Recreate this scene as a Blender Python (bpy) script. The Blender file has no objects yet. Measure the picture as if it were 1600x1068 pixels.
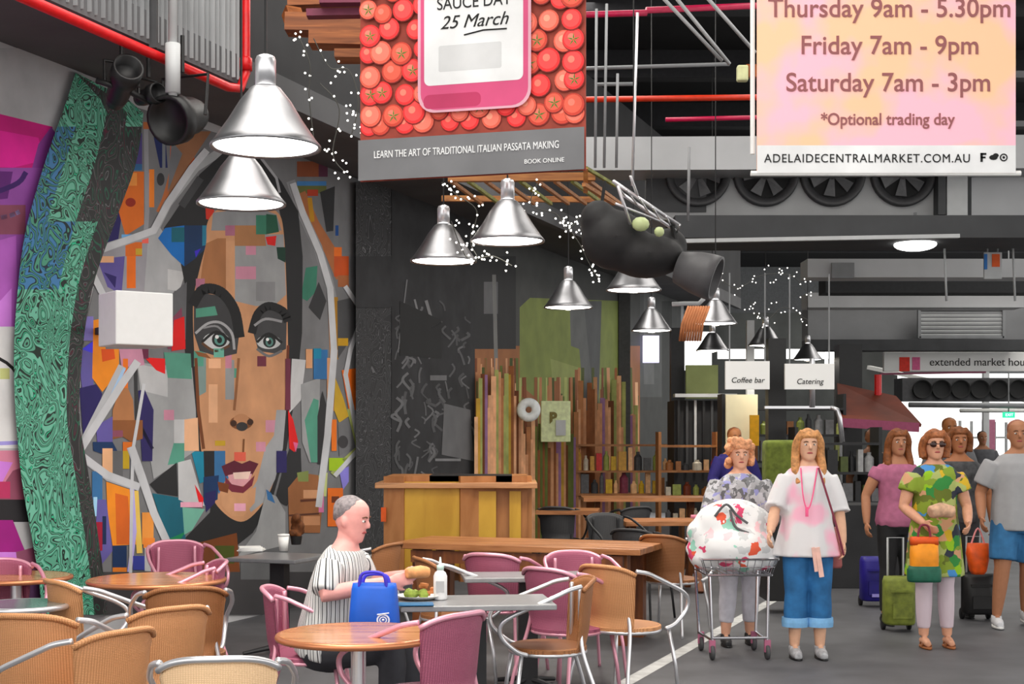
import bpy, math, random
from mathutils import Vector, Matrix
random.seed(7)
PI = math.pi
S = bpy.context.scene
COL = S.collection
# ---------------- camera, world, lights, exposure ----------------
FPX = 2200.0; EYE = 1.65
cd = bpy.data.cameras.new('camera'); cam = bpy.data.objects.new('camera', cd); COL.objects.link(cam)
cd.sensor_width = 36; cd.lens = FPX/1600*36; cd.shift_y = 146/1600; cd.clip_end = 300
cam.location = (0, 0, EYE); cam.rotation_euler = (PI/2, 0, 0); S.camera = cam
w = bpy.data.worlds.new('world'); S.world = w; w.use_nodes = True
w.node_tree.nodes['Background'].inputs[0].default_value = (1.0, 0.985, 0.96, 1)
w.node_tree.nodes['Background'].inputs[1].default_value = 1.25
S.view_settings.view_transform = 'Standard'; S.view_settings.look = 'None'
S.view_settings.exposure = 0.68; S.view_settings.gamma = 1
def area(name, loc, rot, sx, sy, e, col=(1, .96, .9)):
    l = bpy.data.lights.new(name, 'AREA'); l.shape = 'RECTANGLE'; l.size = sx; l.size_y = sy; l.energy = e; l.color = col
    o = bpy.data.objects.new(name, l); COL.objects.link(o); o.location = loc; o.rotation_euler = rot; return o
area('added_fill', (-1.0, 6.0, 6.9), (0, 0, 0), 5, 7, 330)       # fill lamps added below the closed roof to brighten the hall
area('added_fill', (-1.0, 16.0, 6.9), (0, 0, 0), 4, 8, 420)  # added to brighten the dim forest wall and palings
area('added_fill', (4.5, 12.0, 6.9), (0, 0, 0), 3, 10, 190)
area('added_fill', (9.0, 25.0, 6.9), (0, 0, 0), 4, 12, 420)
# ---------------- projection helpers (real places from photo measurements) ----------------
def P(px, py, d): return Vector(((px-800)/FPX*d, d, EYE+(680-py)/FPX*d))
NW = (0.940, -0.342); UW = Vector((0.342, 0.940, 0)); NV = Vector((NW[0], NW[1], 0))
def PW(px, py, wd=6.6):                      # point on a plane parallel to the aisle, wd metres left of the eye
    r = (px-800)/FPX; d = wd/(0.342-0.94*r); return P(px, py, d)
def dz(py, z): return (EYE-z)*FPX/(py-680)    # depth at which height z is seen at row py
# ---------------- materials ----------------
def lin(c): 
    c = c/255.0
    return c/12.92 if c <= .04045 else ((c+.055)/1.055)**2.4
def rgb(c): return (lin(c[0]), lin(c[1]), lin(c[2]), 1)
MATS = {}
def mat(name, c, rough=.6, metal=0, var=.12, scale=18, bump=0, emit=0, spec=.4, coat=0):
    if name in MATS: return MATS[name]
    m = bpy.data.materials.new(name); m.use_nodes = True; nt = m.node_tree; b = nt.nodes['Principled BSDF']
    col = rgb(c); b.inputs['Base Color'].default_value = col; b.inputs['Roughness'].default_value = rough
    b.inputs['Metallic'].default_value = metal; b.inputs['Specular IOR Level'].default_value = spec
    b.inputs['Coat Weight'].default_value = coat
    if emit: b.inputs['Emission Color'].default_value = col; b.inputs['Emission Strength'].default_value = emit
    elif var or bump:
        tc = nt.nodes.new('ShaderNodeTexCoord'); nz = nt.nodes.new('ShaderNodeTexNoise')
        nz.inputs['Scale'].default_value = scale; nz.inputs['Detail'].default_value = 6
        nt.links.new(tc.outputs['Object'], nz.inputs['Vector'])
        mr = nt.nodes.new('ShaderNodeMapRange'); mr.inputs[1].default_value = .3; mr.inputs[2].default_value = .7
        mr.inputs[3].default_value = 1-var; mr.inputs[4].default_value = 1+var
        nt.links.new(nz.outputs['Fac'], mr.inputs[0])
        mx = nt.nodes.new('ShaderNodeVectorMath'); mx.operation = 'SCALE'; mx.inputs[0].default_value = col[:3]
        nt.links.new(mr.outputs[0], mx.inputs['Scale']); nt.links.new(mx.outputs[0], b.inputs['Base Color'])
        if bump:
            bp = nt.nodes.new('ShaderNodeBump'); bp.inputs['Strength'].default_value = bump; bp.inputs['Distance'].default_value = .01
            nt.links.new(nz.outputs['Fac'], bp.inputs['Height']); nt.links.new(bp.outputs[0], b.inputs['Normal'])
    MATS[name] = m; return m
def N(nt, typ, **kw):
    n = nt.nodes.new(typ)
    for k, v in kw.items():
        if k in ('operation', 'blend_type', 'wave_type', 'bands_direction', 'feature', 'data_type', 'noise_dimensions', 'voronoi_dimensions', 'attribute_name', 'distance'): setattr(n, k, v)
        else: n.inputs[k.replace('_', ' ')].default_value = v
    return n
def ramp(nt, stops, interp='CONSTANT'):
    r = nt.nodes.new('ShaderNodeValToRGB'); r.color_ramp.interpolation = interp; el = r.color_ramp.elements
    el[0].position, el[0].color = stops[0][0], rgb(stops[0][1]); el[1].position, el[1].color = stops[1][0], rgb(stops[1][1])
    for p, c in stops[2:]:
        e = el.new(p); e.color = rgb(c)
    return r
def base(name, rough=.7):
    m = bpy.data.materials.new(name); m.use_nodes = True; nt = m.node_tree; b = nt.nodes['Principled BSDF']; b.inputs['Roughness'].default_value = rough
    tc = nt.nodes.new('ShaderNodeTexCoord'); MATS[name] = m
    return m, nt, b, tc
def contour_mat(name, stops, scale, freq, rough=.7, stretch=(1, 1, 1), dist=1.5):
    """doodle line pattern: level lines of a noise field"""
    m, nt, b, tc = base(name, rough)
    mp = N(nt, 'ShaderNodeMapping'); mp.inputs['Scale'].default_value = stretch
    nt.links.new(tc.outputs['Object'], mp.inputs[0])
    nz = N(nt, 'ShaderNodeTexNoise', Scale=scale, Detail=1.0, Distortion=dist); nt.links.new(mp.outputs[0], nz.inputs['Vector'])
    mu = N(nt, 'ShaderNodeMath', operation='MULTIPLY'); mu.inputs[1].default_value = freq; nt.links.new(nz.outputs['Fac'], mu.inputs[0])
    fr = N(nt, 'ShaderNodeMath', operation='FRACT'); nt.links.new(mu.outputs[0], fr.inputs[0])
    r = ramp(nt, stops); nt.links.new(fr.outputs[0], r.inputs[0]); nt.links.new(r.outputs[0], b.inputs['Base Color'])
    return m
def voro_mat(name, stops, scale, rough=.8, rnd=1.0):
    m, nt, b, tc = base(name, rough)
    nz = N(nt, 'ShaderNodeTexNoise', Scale=scale*.8); nt.links.new(tc.outputs['Object'], nz.inputs['Vector'])
    ad = N(nt, 'ShaderNodeMixRGB', blend_type='ADD', Fac=.12); nt.links.new(tc.outputs['Object'], ad.inputs[1]); nt.links.new(nz.outputs['Color'], ad.inputs[2])
    v = N(nt, 'ShaderNodeTexVoronoi', Scale=scale, Randomness=rnd); nt.links.new(ad.outputs[0], v.inputs['Vector'])
    bw = N(nt, 'ShaderNodeSeparateXYZ'); nt.links.new(v.outputs['Color'], bw.inputs[0])
    r = ramp(nt, stops); nt.links.new(bw.outputs[0], r.inputs[0]); nt.links.new(r.outputs[0], b.inputs['Base Color'])
    return m
def wood_mat(name, c1, c2, scale=3, rough=.45, stretch=(1, 12, 12)):
    m, nt, b, tc = base(name, rough)
    mp = N(nt, 'ShaderNodeMapping'); mp.inputs['Scale'].default_value = stretch; nt.links.new(tc.outputs['Object'], mp.inputs[0])
    nz = N(nt, 'ShaderNodeTexNoise', Scale=scale, Detail=6, Distortion=.6); nt.links.new(mp.outputs[0], nz.inputs['Vector'])
    r = ramp(nt, [(.3, c1), (.7, c2)], 'LINEAR'); nt.links.new(nz.outputs['Fac'], r.inputs[0]); nt.links.new(r.outputs[0], b.inputs['Base Color'])
    bp = N(nt, 'ShaderNodeBump', Strength=.15); nt.links.new(nz.outputs['Fac'], bp.inputs['Height']); nt.links.new(bp.outputs[0], b.inputs['Normal'])
    return m
def wicker_mat(name, c1, c2):
    m, nt, b, tc = base(name, .55)
    w1 = N(nt, 'ShaderNodeTexWave', Scale=48, bands_direction='Z'); nt.links.new(tc.outputs['Object'], w1.inputs[0])
    w2 = N(nt, 'ShaderNodeTexWave', Scale=34, bands_direction='X'); nt.links.new(tc.outputs['Object'], w2.inputs[0])
    mx = N(nt, 'ShaderNodeMath', operation='MULTIPLY'); nt.links.new(w1.outputs['Fac'], mx.inputs[0]); nt.links.new(w2.outputs['Fac'], mx.inputs[1])
    r = ramp(nt, [(0, tuple((c1[i]+c2[i])//2 for i in range(3))), (.4, c1)], 'LINEAR'); nt.links.new(mx.outputs[0], r.inputs[0]); nt.links.new(r.outputs[0], b.inputs['Base Color'])
    bp = N(nt, 'ShaderNodeBump', Strength=.5); bp.inputs['Distance'].default_value = .004; nt.links.new(mx.outputs[0], bp.inputs['Height']); nt.links.new(bp.outputs[0], b.inputs['Normal'])
    return m
def stripe_mat(name, base_c, lines, scale, rough=.8):
    m, nt, b, tc = base(name, rough)
    nz = N(nt, 'ShaderNodeTexNoise', Scale=5); nt.links.new(tc.outputs['Object'], nz.inputs['Vector'])
    ad = N(nt, 'ShaderNodeMixRGB', blend_type='ADD', Fac=.012); nt.links.new(tc.outputs['Object'], ad.inputs[1]); nt.links.new(nz.outputs['Color'], ad.inputs[2])
    sp = N(nt, 'ShaderNodeSeparateXYZ'); nt.links.new(ad.outputs[0], sp.inputs[0])
    sm = N(nt, 'ShaderNodeMath', operation='ARCTAN2'); nt.links.new(sp.outputs[1], sm.inputs[0]); nt.links.new(sp.outputs[0], sm.inputs[1])
    mu = N(nt, 'ShaderNodeMath', operation='MULTIPLY'); mu.inputs[1].default_value = scale; nt.links.new(sm.outputs[0], mu.inputs[0])
    fr = N(nt, 'ShaderNodeMath', operation='FRACT'); nt.links.new(mu.outputs[0], fr.inputs[0])
    r = ramp(nt, [(0, base_c)]+lines); nt.links.new(fr.outputs[0], r.inputs[0]); nt.links.new(r.outputs[0], b.inputs['Base Color'])
    return m
def paint_mat():
    if 'paint' in MATS: return MATS['paint']
    m, nt, b, tc = base('paint', .75)
    at = N(nt, 'ShaderNodeVertexColor'); at.layer_name = 'Col'
    nz = N(nt, 'ShaderNodeTexNoise', Scale=3.0, Detail=5); nt.links.new(tc.outputs['Object'], nz.inputs['Vector'])
    mr = N(nt, 'ShaderNodeMapRange'); mr.inputs[1].default_value = .3; mr.inputs[2].default_value = .7; mr.inputs[3].default_value = .85; mr.inputs[4].default_value = 1.12
    nt.links.new(nz.outputs['Fac'], mr.inputs[0])
    mx = N(nt, 'ShaderNodeVectorMath', operation='SCALE'); nt.links.new(at.outputs['Color'], mx.inputs[0]); nt.links.new(mr.outputs[0], mx.inputs['Scale'])
    nt.links.new(mx.outputs[0], b.inputs['Base Color']); return m
# ---------------- mesh builder ----------------
class MB:
    def __init__(s): s.v = []; s.f = []; s.m = []; s.c = []
    def _a(s, vs, fs, mi=0, col=None):
        o = len(s.v); s.v += [tuple(x) for x in vs]
        for f in fs: s.f.append([i+o for i in f]); s.m.append(mi); s.c.append(col)
        return s
    def box(s, c, d, rz=0, mi=0, R=None):
        c = Vector(c); hx, hy, hz = d[0]/2, d[1]/2, d[2]/2
        M = R or Matrix.Rotation(rz, 3, 'Z')
        vs = [c+M@Vector((x, y, z)) for z in (-hz, hz) for y in (-hy, hy) for x in (-hx, hx)]
        return s._a(vs, [(0, 2, 3, 1), (4, 5, 7, 6), (0, 1, 5, 4), (2, 6, 7, 3), (0, 4, 6, 2), (1, 3, 7, 5)], mi)
    def beam(s, a, b, wd, ht, mi=0):
        a, b = Vector(a), Vector(b); t = (b-a).normalized(); L = (b-a).length
        up = Vector((0, 0, 1)) if abs(t.z) < .95 else Vector((0, 1, 0)); sx = t.cross(up).normalized(); uz = sx.cross(t)
        M = Matrix((sx, t, uz)).transposed(); return s.box((a+b)/2, (wd, L, ht), R=M, mi=mi)
    def tube(s, pts, r, n=8, closed=False, mi=0, cap=True):
        pts = [Vector(p) for p in pts]; k = len(pts); rs = r if isinstance(r, (list, tuple)) else [r]*k
        vs = []; fr = None
        for i, p in enumerate(pts):
            if closed: t = pts[(i+1) % k]-pts[i-1]
            else: t = pts[min(i+1, k-1)]-pts[max(i-1, 0)]
            t = t.normalized() if t.length > 1e-9 else Vector((0, 0, 1))
            if fr is None:
                u = Vector((0, 0, 1)) if abs(t.z) < .9 else Vector((1, 0, 0)); fr = t.cross(u).normalized()
            fr = (fr-t*fr.dot(t)); fr = fr.normalized() if fr.length > 1e-6 else t.orthogonal().normalized()
            b = t.cross(fr)
            for j in range(n):
                a = 2*PI*j/n; vs.append(p+(fr*math.cos(a)+b*math.sin(a))*rs[i])
        fs = []
        for i in range(k if closed else k-1):
            i2 = (i+1) % k
            for j in range(n): j2 = (j+1) % n; fs.append((i*n+j, i*n+j2, i2*n+j2, i2*n+j))
        if cap and not closed: fs.append(tuple(range(n))[::-1]); fs.append(tuple((k-1)*n+j for j in range(n)))
        return s._a(vs, fs, mi)
    def rings(s, rs, n=20, mi=0, M=None):
        """closed loft of horizontal ellipses: (z, rx, ry, xoff, yoff)"""
        vs = []
        for q in rs:
            z, rx, ry = q[:3]; xo = q[3] if len(q) > 3 else 0; yo = q[4] if len(q) > 4 else 0
            for j in range(n):
                a = 2*PI*j/n; p = Vector((xo+rx*math.cos(a), yo+ry*math.sin(a), z)); vs.append(M@p if M else p)
        k = len(rs); fs = [tuple(range(n))[::-1]]
        for i in range(k-1):
            for j in range(n): j2 = (j+1) % n; fs.append((i*n+j, i*n+j2, (i+1)*n+j2, (i+1)*n+j))
        fs.append(tuple((k-1)*n+j for j in range(n))); return s._a(vs, fs, mi)
    def lathe(s, prof, n=32, c=(0, 0, 0), mi=0, M=None, closed=False):
        c = Vector(c); vs = []
        for r, z in prof:
            for j in range(n):
                a = 2*PI*j/n; p = Vector((r*math.cos(a), r*math.sin(a), z)); vs.append(c+(M@p if M else p))
        k = len(prof); fs = []
        for i in range(k if closed else k-1):
            i2 = (i+1) % k
            for j in range(n): j2 = (j+1) % n; fs.append((i*n+j, i*n+j2, i2*n+j2, i2*n+j))
        return s._a(vs, fs, mi)
    def ball(s, c, r, n=12, mi=0, sc=(1, 1, 1), M=None):
        c = Vector(c); vs = []; h = max(4, n//2)
        for i in range(h+1):
            th = PI*i/h
            for j in range(n):
                a = 2*PI*j/n; p = Vector((math.sin(th)*math.cos(a)*r*sc[0], math.sin(th)*math.sin(a)*r*sc[1], -math.cos(th)*r*sc[2])); vs.append(c+(M@p if M else p))
        fs = []
        for i in range(h):
            for j in range(n): j2 = (j+1) % n; fs.append((i*n+j, i*n+j2, (i+1)*n+j2, (i+1)*n+j))
        return s._a(vs, fs, mi)
    def poly(s, pts, mi=0, col=None): return s._a(pts, [tuple(range(len(pts)))], mi, col)
    def build(s, name, m, parent=None, smooth=False):
        me = bpy.data.meshes.new(name); me.from_pydata(s.v, [], s.f); 
        for x in (m if isinstance(m, (list, tuple)) else [m]): me.materials.append(x)
        me.polygons.foreach_set('material_index', s.m)
        if smooth: me.polygons.foreach_set('use_smooth', [True]*len(s.f))
        if any(c is not None for c in s.c):
            ca = me.color_attributes.new('Col', 'FLOAT_COLOR', 'CORNER')
            for p, c in zip(me.polygons, s.c):
                k = rgb(c or (128, 128, 128))
                for li in p.loop_indices: ca.data[li].color = k
        me.update(); me.validate()
        o = bpy.data.objects.new(name, me); COL.objects.link(o)
        if parent: o.parent = parent
        return o
def spl(pts, k=6, closed=False):
    pts = [Vector(p) for p in pts]; n = len(pts); out = []
    for i in range(n if closed else n-1):
        g = (lambda j: pts[j % n]) if closed else (lambda j: pts[min(max(j, 0), n-1)])
        a, b, c, d = g(i-1), g(i), g(i+1), g(i+2)
        for q in range(k):
            t = q/k; out.append(.5*((2*b)+(c-a)*t+(2*a-5*b+4*c-d)*t*t+(-a+3*b-3*c+d)*t**3))
    if not closed: out.append(pts[-1])
    return out
def remesh(mb, name, m, parent, vox=.009, sm=4):
    o = mb.build(name, m, None); md = o.modifiers.new('r', 'REMESH'); md.mode = 'VOXEL'; md.voxel_size = vox
    s2 = o.modifiers.new('s', 'SMOOTH'); s2.iterations = sm; s2.factor = .6
    dg = bpy.context.evaluated_depsgraph_get(); me = bpy.data.meshes.new_from_object(o.evaluated_get(dg))
    old = o.data; o.modifiers.clear(); o.data = me; bpy.data.meshes.remove(old); me.name = name
    me.materials.clear(); me.materials.append(m if not isinstance(m, list) else m[0])
    me.polygons.foreach_set('use_smooth', [True]*len(me.polygons)); me.update()
    o.parent = parent; return o
def bevel(o, wd=.008, seg=2):
    b = o.modifiers.new('bevel', 'BEVEL'); b.width = wd; b.segments = seg; b.limit_method = 'ANGLE'; return o
def tag(o, label=None, cat=None, group=None, kind=None):
    if label: o['label'] = label
    if cat: o['category'] = cat
    if group: o['group'] = group
    if kind: o['kind'] = kind
    return o
def thing(name, label, cat, loc=(0, 0, 0), rz=0, group=None):
    o = bpy.data.objects.new(name, None); COL.objects.link(o); o.location = loc; o.rotation_euler = (0, 0, rz); o.empty_display_size = .1
    return tag(o, label, cat, group)
def copy_tree(o, parent=None):
    c = o.copy(); COL.objects.link(c); c.parent = parent
    for ch in list(o.children): copy_tree(ch, c)
    return c
def text(name, s, size, m, parent, loc, rot=(PI/2, 0, 0), ext=.0015, shear=0, off=0, space=1, align='CENTER', wscale=1):
    c = bpy.data.curves.new(name, 'FONT'); c.body = s; c.size = size; c.extrude = ext; c.align_x = align; c.align_y = 'CENTER'; c.shear = shear; c.offset = off; c.space_character = space
    c.materials.append(m); o = bpy.data.objects.new(name, c); COL.objects.link(o)
    me = bpy.data.meshes.new_from_object(o.evaluated_get(bpy.context.evaluated_depsgraph_get())); bpy.data.objects.remove(o); me.name = name
    o = bpy.data.objects.new(name, me); COL.objects.link(o); o.parent = parent; o.location = loc; o.rotation_euler = rot; o.scale = (wscale, 1, 1); return o
# common materials
STEEL = mat('brushed_steel', (150, 150, 153), .36, 1, .05); CHROME = mat('chrome', (200, 200, 205), .15, 1, 0)
ALU = mat('aluminium_tube', (215, 215, 218), .3, .75, 0); DARK = mat('dark_metal', (38, 38, 40), .5, .2); BLACK = mat('black_plastic', (24, 24, 25), .45)
WHITE = mat('white_paint', (225, 225, 222), .6, var=.04); GREY = mat('grey_paint', (128, 130, 132), .6, var=.1, scale=4); LGREY = mat('light_grey_paint', (175, 177, 178), .6, var=.08, scale=4)
DGREY = mat('dark_grey_paint', (62, 63, 65), .7, var=.15, scale=5); RED = mat('red_pipe_paint', (198, 12, 18), .35); CRIMSON = mat('crimson_pipe_paint', (185, 20, 70), .4)
# ---------------- setting ----------------
def struct(o): o['kind'] = 'structure'; return o
asph = mat('asphalt', (84, 84, 87), .55, var=.22, scale=2.2, bump=.15)
fl = MB().box((0, 22, -.05), (46, 62, .1)); struct(fl.build('floor', asph))
a, b = P(975, 1068, dz(1068, 0)), P(1372, 845, dz(845, 0)); a.z = b.z = .002
wl = MB(); t = (b-a).normalized(); sd = Vector((t.y, -t.x, 0))*.055; wl.poly([a-sd-t*.6, a+sd-t*.6, b+sd, b-sd]); struct(wl.build('trim_1', mat('road_line', (190, 190, 188), .6, var=.2, scale=9)))
def along(wd, s, z): return NV*(-wd)+UW*s+Vector((0, 0, z))    # point wd left of the eye, s metres down the hall
wallm = mat('wall_plaster', (190, 190, 192), .8, var=.05, scale=2)
w_ = MB(); w_.beam(along(6.7, 2, 2.175), along(6.7, 28.5, 2.175), .2, 4.35); struct(w_.build('wall_left', wallm))
w_ = MB(); w_.beam(along(6.75, 2, 5.7), along(6.75, 30, 5.7), .2, 2.7); struct(w_.build('wall_left', mat('upper_wall', (48, 48, 50), .8, var=.2, scale=2)))
s_ = MB(); s_.beam(along(6.08, 3, 4.45), along(6.08, 29, 4.45), 1.1, .2); s_.beam(along(5.56, 3, 4.38), along(5.56, 29, 4.38), .1, .22)
struct(s_.build('ceiling_soffit', mat('soffit_concrete', (88, 88, 90), .8, var=.12, scale=2)))
ceil = mat('ceiling_dark', (26, 26, 28), .9, var=.2, scale=1.5)
c_ = MB(); c_.box((2, 24, 7.3), (34, 46, .2)); struct(c_.build('ceiling', ceil))
c_ = MB()
for k in range(9): c_.box((2, 14+k*3.2, 7.0), (34, .25, .4))
struct(c_.build('ceiling_beams', mat('ceiling_beam', (45, 45, 48), .8)))
bw = MB(); bw.box((10, 46.5, 5.45), (44, .2, 3.5)); struct(bw.build('wall_back', mat('back_wall', (120, 122, 124), .8)))
# ---- painted murals on the left wall ----
class Mural:
    def __init__(s, wd=6.598): s.mb = MB(); s.k = 0; s.wd = wd
    def p(s, pts, c): s.k += 1; s.mb.poly([PW(x, y, s.wd-.00003*s.k) for x, y in pts], col=c)
    def r(s, x0, y0, x1, y1, c): s.p([(x0, y0), (x0, y1), (x1, y1), (x1, y0)], c)
    def st(s, pts, wdt, c):
        s.k += 1
        for i in range(len(pts)-1):
            (x0, y0), (x1, y1) = pts[i], pts[i+1]; L = math.hypot(x1-x0, y1-y0) or 1; nx, ny = -(y1-y0)/L*wdt/2, (x1-x0)/L*wdt/2
            ex, ey = (x1-x0)/L*wdt*.2, (y1-y0)/L*wdt*.2
            s.mb.poly([PW(x, y, s.wd-.00003*s.k-.00003*(i % 2)) for x, y in ((x0+nx-ex, y0+ny-ey), (x0-nx-ex, y0-ny-ey), (x1-nx+ex, y1-ny+ey), (x1+nx+ex, y1+ny+ey))], col=c)
    def cv(s, pts, wdt, c, k=5): s.st([(q.x, q.y) for q in spl([(x, y, 0) for x, y in pts], k)], wdt, c)
    def e(s, x, y, rx, ry, c, n=20): s.p([(x+rx*math.cos(2*PI*i/n), y-ry*math.sin(2*PI*i/n)) for i in range(n)], c)
    def sm(s, pts, c): s.p([(q.x, q.y) for q in spl([(x, y, 0) for x, y in pts], 5, True)], c)
    def out(s, name): return s.mb.build(name, paint_mat())
# magenta, lilac and white abstract painting at the far left
M = Mural()
M.r(-160, 75, 130, 960, (178, 178, 180)); M.p([(-160, 150), (-160, 300), (90, 300), (82, 198), (0, 178)], (205, 0, 125)); M.p([(-160, 180), (-160, 250), (20, 262), (70, 250), (60, 215), (-20, 200)], (235, 20, 155))
M.p([(80, 198), (60, 225), (40, 300), (110, 300), (110, 240)], (140, 60, 150)); M.p([(-160, 262), (110, 262), (110, 520), (-160, 520)], (150, 75, 165)); M.p([(-160, 262), (20, 268), (12, 310), (-160, 330)], (100, 30, 120))
M.p([(-160, 370), (0, 375), (25, 368), (28, 520), (-160, 520)], (178, 92, 190)); M.cv([(-160, 300), (-60, 312), (20, 290), (40, 270)], 8, (60, 15, 100)); M.cv([(-160, 352), (-40, 345), (10, 338), (32, 330)], 7, (170, 160, 220)); M.r(-20, 320, 40, 366, (140, 72, 95))
M.p([(-160, 460), (0, 470), (18, 450), (18, 515), (-160, 540)], (205, 125, 220)); M.r(-160, 510, 60, 700, (222, 222, 222)); M.cv([(-120, 480), (-40, 540), (20, 575), (50, 640)], 5, (25, 25, 25)); M.r(0, 575, 15, 592, (195, 200, 130)); M.cv([(-160, 700), (-40, 694), (60, 690)], 6, (160, 150, 220))
M.p([(-160, 705), (60, 703), (60, 800), (-160, 800)], (205, 125, 150)); M.p([(-160, 722), (0, 720), (20, 722), (0, 760), (-160, 780)], (205, 125, 220)); M.p([(0, 765), (20, 735), (60, 720), (60, 780), (0, 780)], (140, 72, 95)); M.r(-160, 752, 16, 778, (185, 45, 95)); M.r(-160, 780, 70, 815, (28, 26, 30))
M.p([(-160, 812), (20, 812), (35, 850), (40, 862), (-160, 862)], (155, 5, 125)); M.r(-160, 862, 70, 910, (205, 125, 220)); M.p([(25, 862), (70, 850), (80, 910), (30, 910)], (140, 72, 100)); M.r(-160, 905, 130, 1010, (70, 35, 75))
tag(M.out('abstract_mural'), 'magenta, lilac and white abstract painting on the wall at the far left', 'mural')
# swirl panel
sw = contour_mat('green_doodle', [(0, (108, 185, 158)), (.34, (4, 34, 22)), (.52, (84, 158, 130)), (.76, (20, 30, 28)), (.88, (34, 190, 140)), (.95, (12, 24, 20))], 2.9, 7, .6, (1, 1, .8), 3.2)
sw2 = contour_mat('blue_doodle', [(0, (60, 122, 175)), (.32, (4, 30, 34)), (.52, (70, 148, 120)), (.74, (10, 30, 60)), (.86, (0, 140, 160)), (.94, (14, 24, 24))], 2.9, 7, .6, (1, 1, .8), 3.2)
sw3 = contour_mat('black_and_shaded_doodle', [(0, (34, 33, 34)), (.5, (22, 90, 65)), (.62, (38, 34, 38)), (.8, (85, 12, 40)), (.86, (46, 46, 48)), (.95, (120, 122, 122))], 3.2, 8, .6, (1, 1, .7), 2.2)
MATS_SW = [sw, sw2, sw3]
g = MB()
edge = [(118, 113), (100, 170), (78, 230), (56, 300), (38, 370), (28, 450), (22, 540), (24, 640), (34, 750), (50, 840), (60, 900), (66, 960)]
redge = [(225, 168), (214, 250), (186, 330), (150, 430), (135, 500), (128, 560), (124, 650), (135, 720), (148, 800), (162, 900), (168, 960)]
L_ = spl([(x, y, 0) for x, y in edge], 4); R_ = spl([(x, y, 0) for x, y in redge], 4)
def at_y(Ls, y):
    for i in range(len(Ls)-1):
        if Ls[i].y <= y <= Ls[i+1].y: t = (y-Ls[i].y)/(Ls[i+1].y-Ls[i].y+1e-9); return Ls[i].x+(Ls[i+1].x-Ls[i].x)*t
    return Ls[0].x if y < Ls[0].y else Ls[-1].x
ys = [113+ (960-113)*i/40 for i in range(41)]
def leftx(y): return at_y(L_, y)
def rightx(y): return at_y(R_, y) if y > 168 else 118+(y-113)/55*107
def band(y, f): a, b = leftx(y), rightx(y); return a+(b-a)*f
for i in range(40):
    y0, y1 = ys[i], ys[i+1]
    for f0, f1 in ((0, .22), (.22, .55), (.55, .8), (.8, 1.0)):
        mi = 0
        if 190 < y0 < 440: mi = {0: 1, .22: 0, .55: 0, .8: 2}[f0]
        if y0 < 330 and f0 == .55: mi = 2  # shaded zone of the swirl, painted in with the darker doodle
        if y0 >= 440: mi = {0: 0, .22: 0, .55: 0, .8: 2}[f0]
        if 330 < y0 < 440 and f0 == .22: mi = 1
        wd = 6.55
        g.poly([PW(band(y0, f0), y0, wd), PW(band(y1, f0), y1, wd), PW(band(y1, f1), y1, wd), PW(band(y0, f1), y0, wd)], mi=mi)
for i in range(40):   # edge thickness
    y0, y1 = ys[i], ys[i+1]
    for fn in (0, 1.0): g.poly([PW(band(y0, fn), y0, 6.55), PW(band(y1, fn), y1, 6.55), PW(band(y1, fn), y1, 6.6), PW(band(y0, fn), y0, 6.6)], mi=2)
tag(g.build('swirl_panel', MATS_SW), 'tall curved panel covered in turquoise and black swirling line drawings', 'mural panel')
# main face mural
M = Mural(); G = (150, 152, 154)
M.p([(215, 168), (135, 500), (128, 560), (124, 650), (135, 720), (160, 960), (600, 960), (600, 292), (470, 246), (330, 205)], (118, 118, 120))
M.r(192, 208, 222, 262, (75, 60, 130)); M.r(190, 256, 222, 266, (40, 100, 150)); M.p([(186, 262), (192, 240), (200, 268), (184, 380), (148, 400), (158, 340)], (32, 22, 92)); M.p([(190, 268), (225, 268), (225, 350), (196, 368), (184, 325)], (222, 108, 18)); M.e(204, 316, 8, 7, (150, 30, 0)); M.r(200, 270, 214, 290, (240, 150, 60)); M.r(227, 270, 233, 330, (165, 160, 215))
M.p([(240, 214), (258, 208), (262, 262), (250, 262)], (12, 30, 90)); M.st([(228, 200), (230, 330), (226, 390)], 7, (150, 150, 155)); M.cv([(226, 196), (255, 200), (275, 235), (262, 300), (250, 330)], 11, (190, 105, 50)); M.st([(270, 215), (268, 300)], 7, (225, 90, 10)); M.st([(237, 266), (237, 322)], 8, (240, 130, 30)); M.r(240, 205, 256, 214, (150, 165, 60)); M.r(286, 246, 304, 258, (200, 90, 40)); M.e(251, 280, 6, 10, (45, 45, 48)); M.r(288, 224, 303, 236, (100, 90, 170)); M.r(288, 236, 303, 240, (165, 175, 70))
M.p([(270, 205), (330, 205), (300, 250), (270, 300), (262, 330)], (150, 100, 65)); M.st([(256, 214), (256, 262)], 5, (120, 125, 130)); M.p([(268, 220), (285, 240), (262, 300)], (112, 114, 118))
M.p([(232, 362), (250, 355), (292, 420), (268, 462), (222, 462)], (172, 173, 175)); M.p([(262, 420), (290, 425), (280, 455), (262, 452)], (198, 198, 198)); M.p([(130, 400), (232, 362), (225, 462), (160, 460)], (155, 152, 158))
M.p([(152, 405), (195, 400), (190, 460), (168, 448)], (95, 82, 155)); M.p([(162, 425), (182, 432), (180, 450)], (38, 22, 98)); M.r(142, 400, 178, 410, (238, 178, 132)); M.r(196, 378, 222, 400, (220, 105, 20)); M.r(198, 400, 212, 450, (235, 110, 10)); M.r(212, 388, 222, 398, (200, 165, 40)); M.r(222, 368, 232, 380, (240, 100, 85)); M.r(190, 366, 210, 373, (110, 175, 230))
for pts, wdt in (([(352, 232), (306, 262), (262, 318), (240, 362), (130, 398)], 13), ([(130, 398), (163, 465)], 10)): M.st(pts, wdt, (168, 170, 172))
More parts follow.
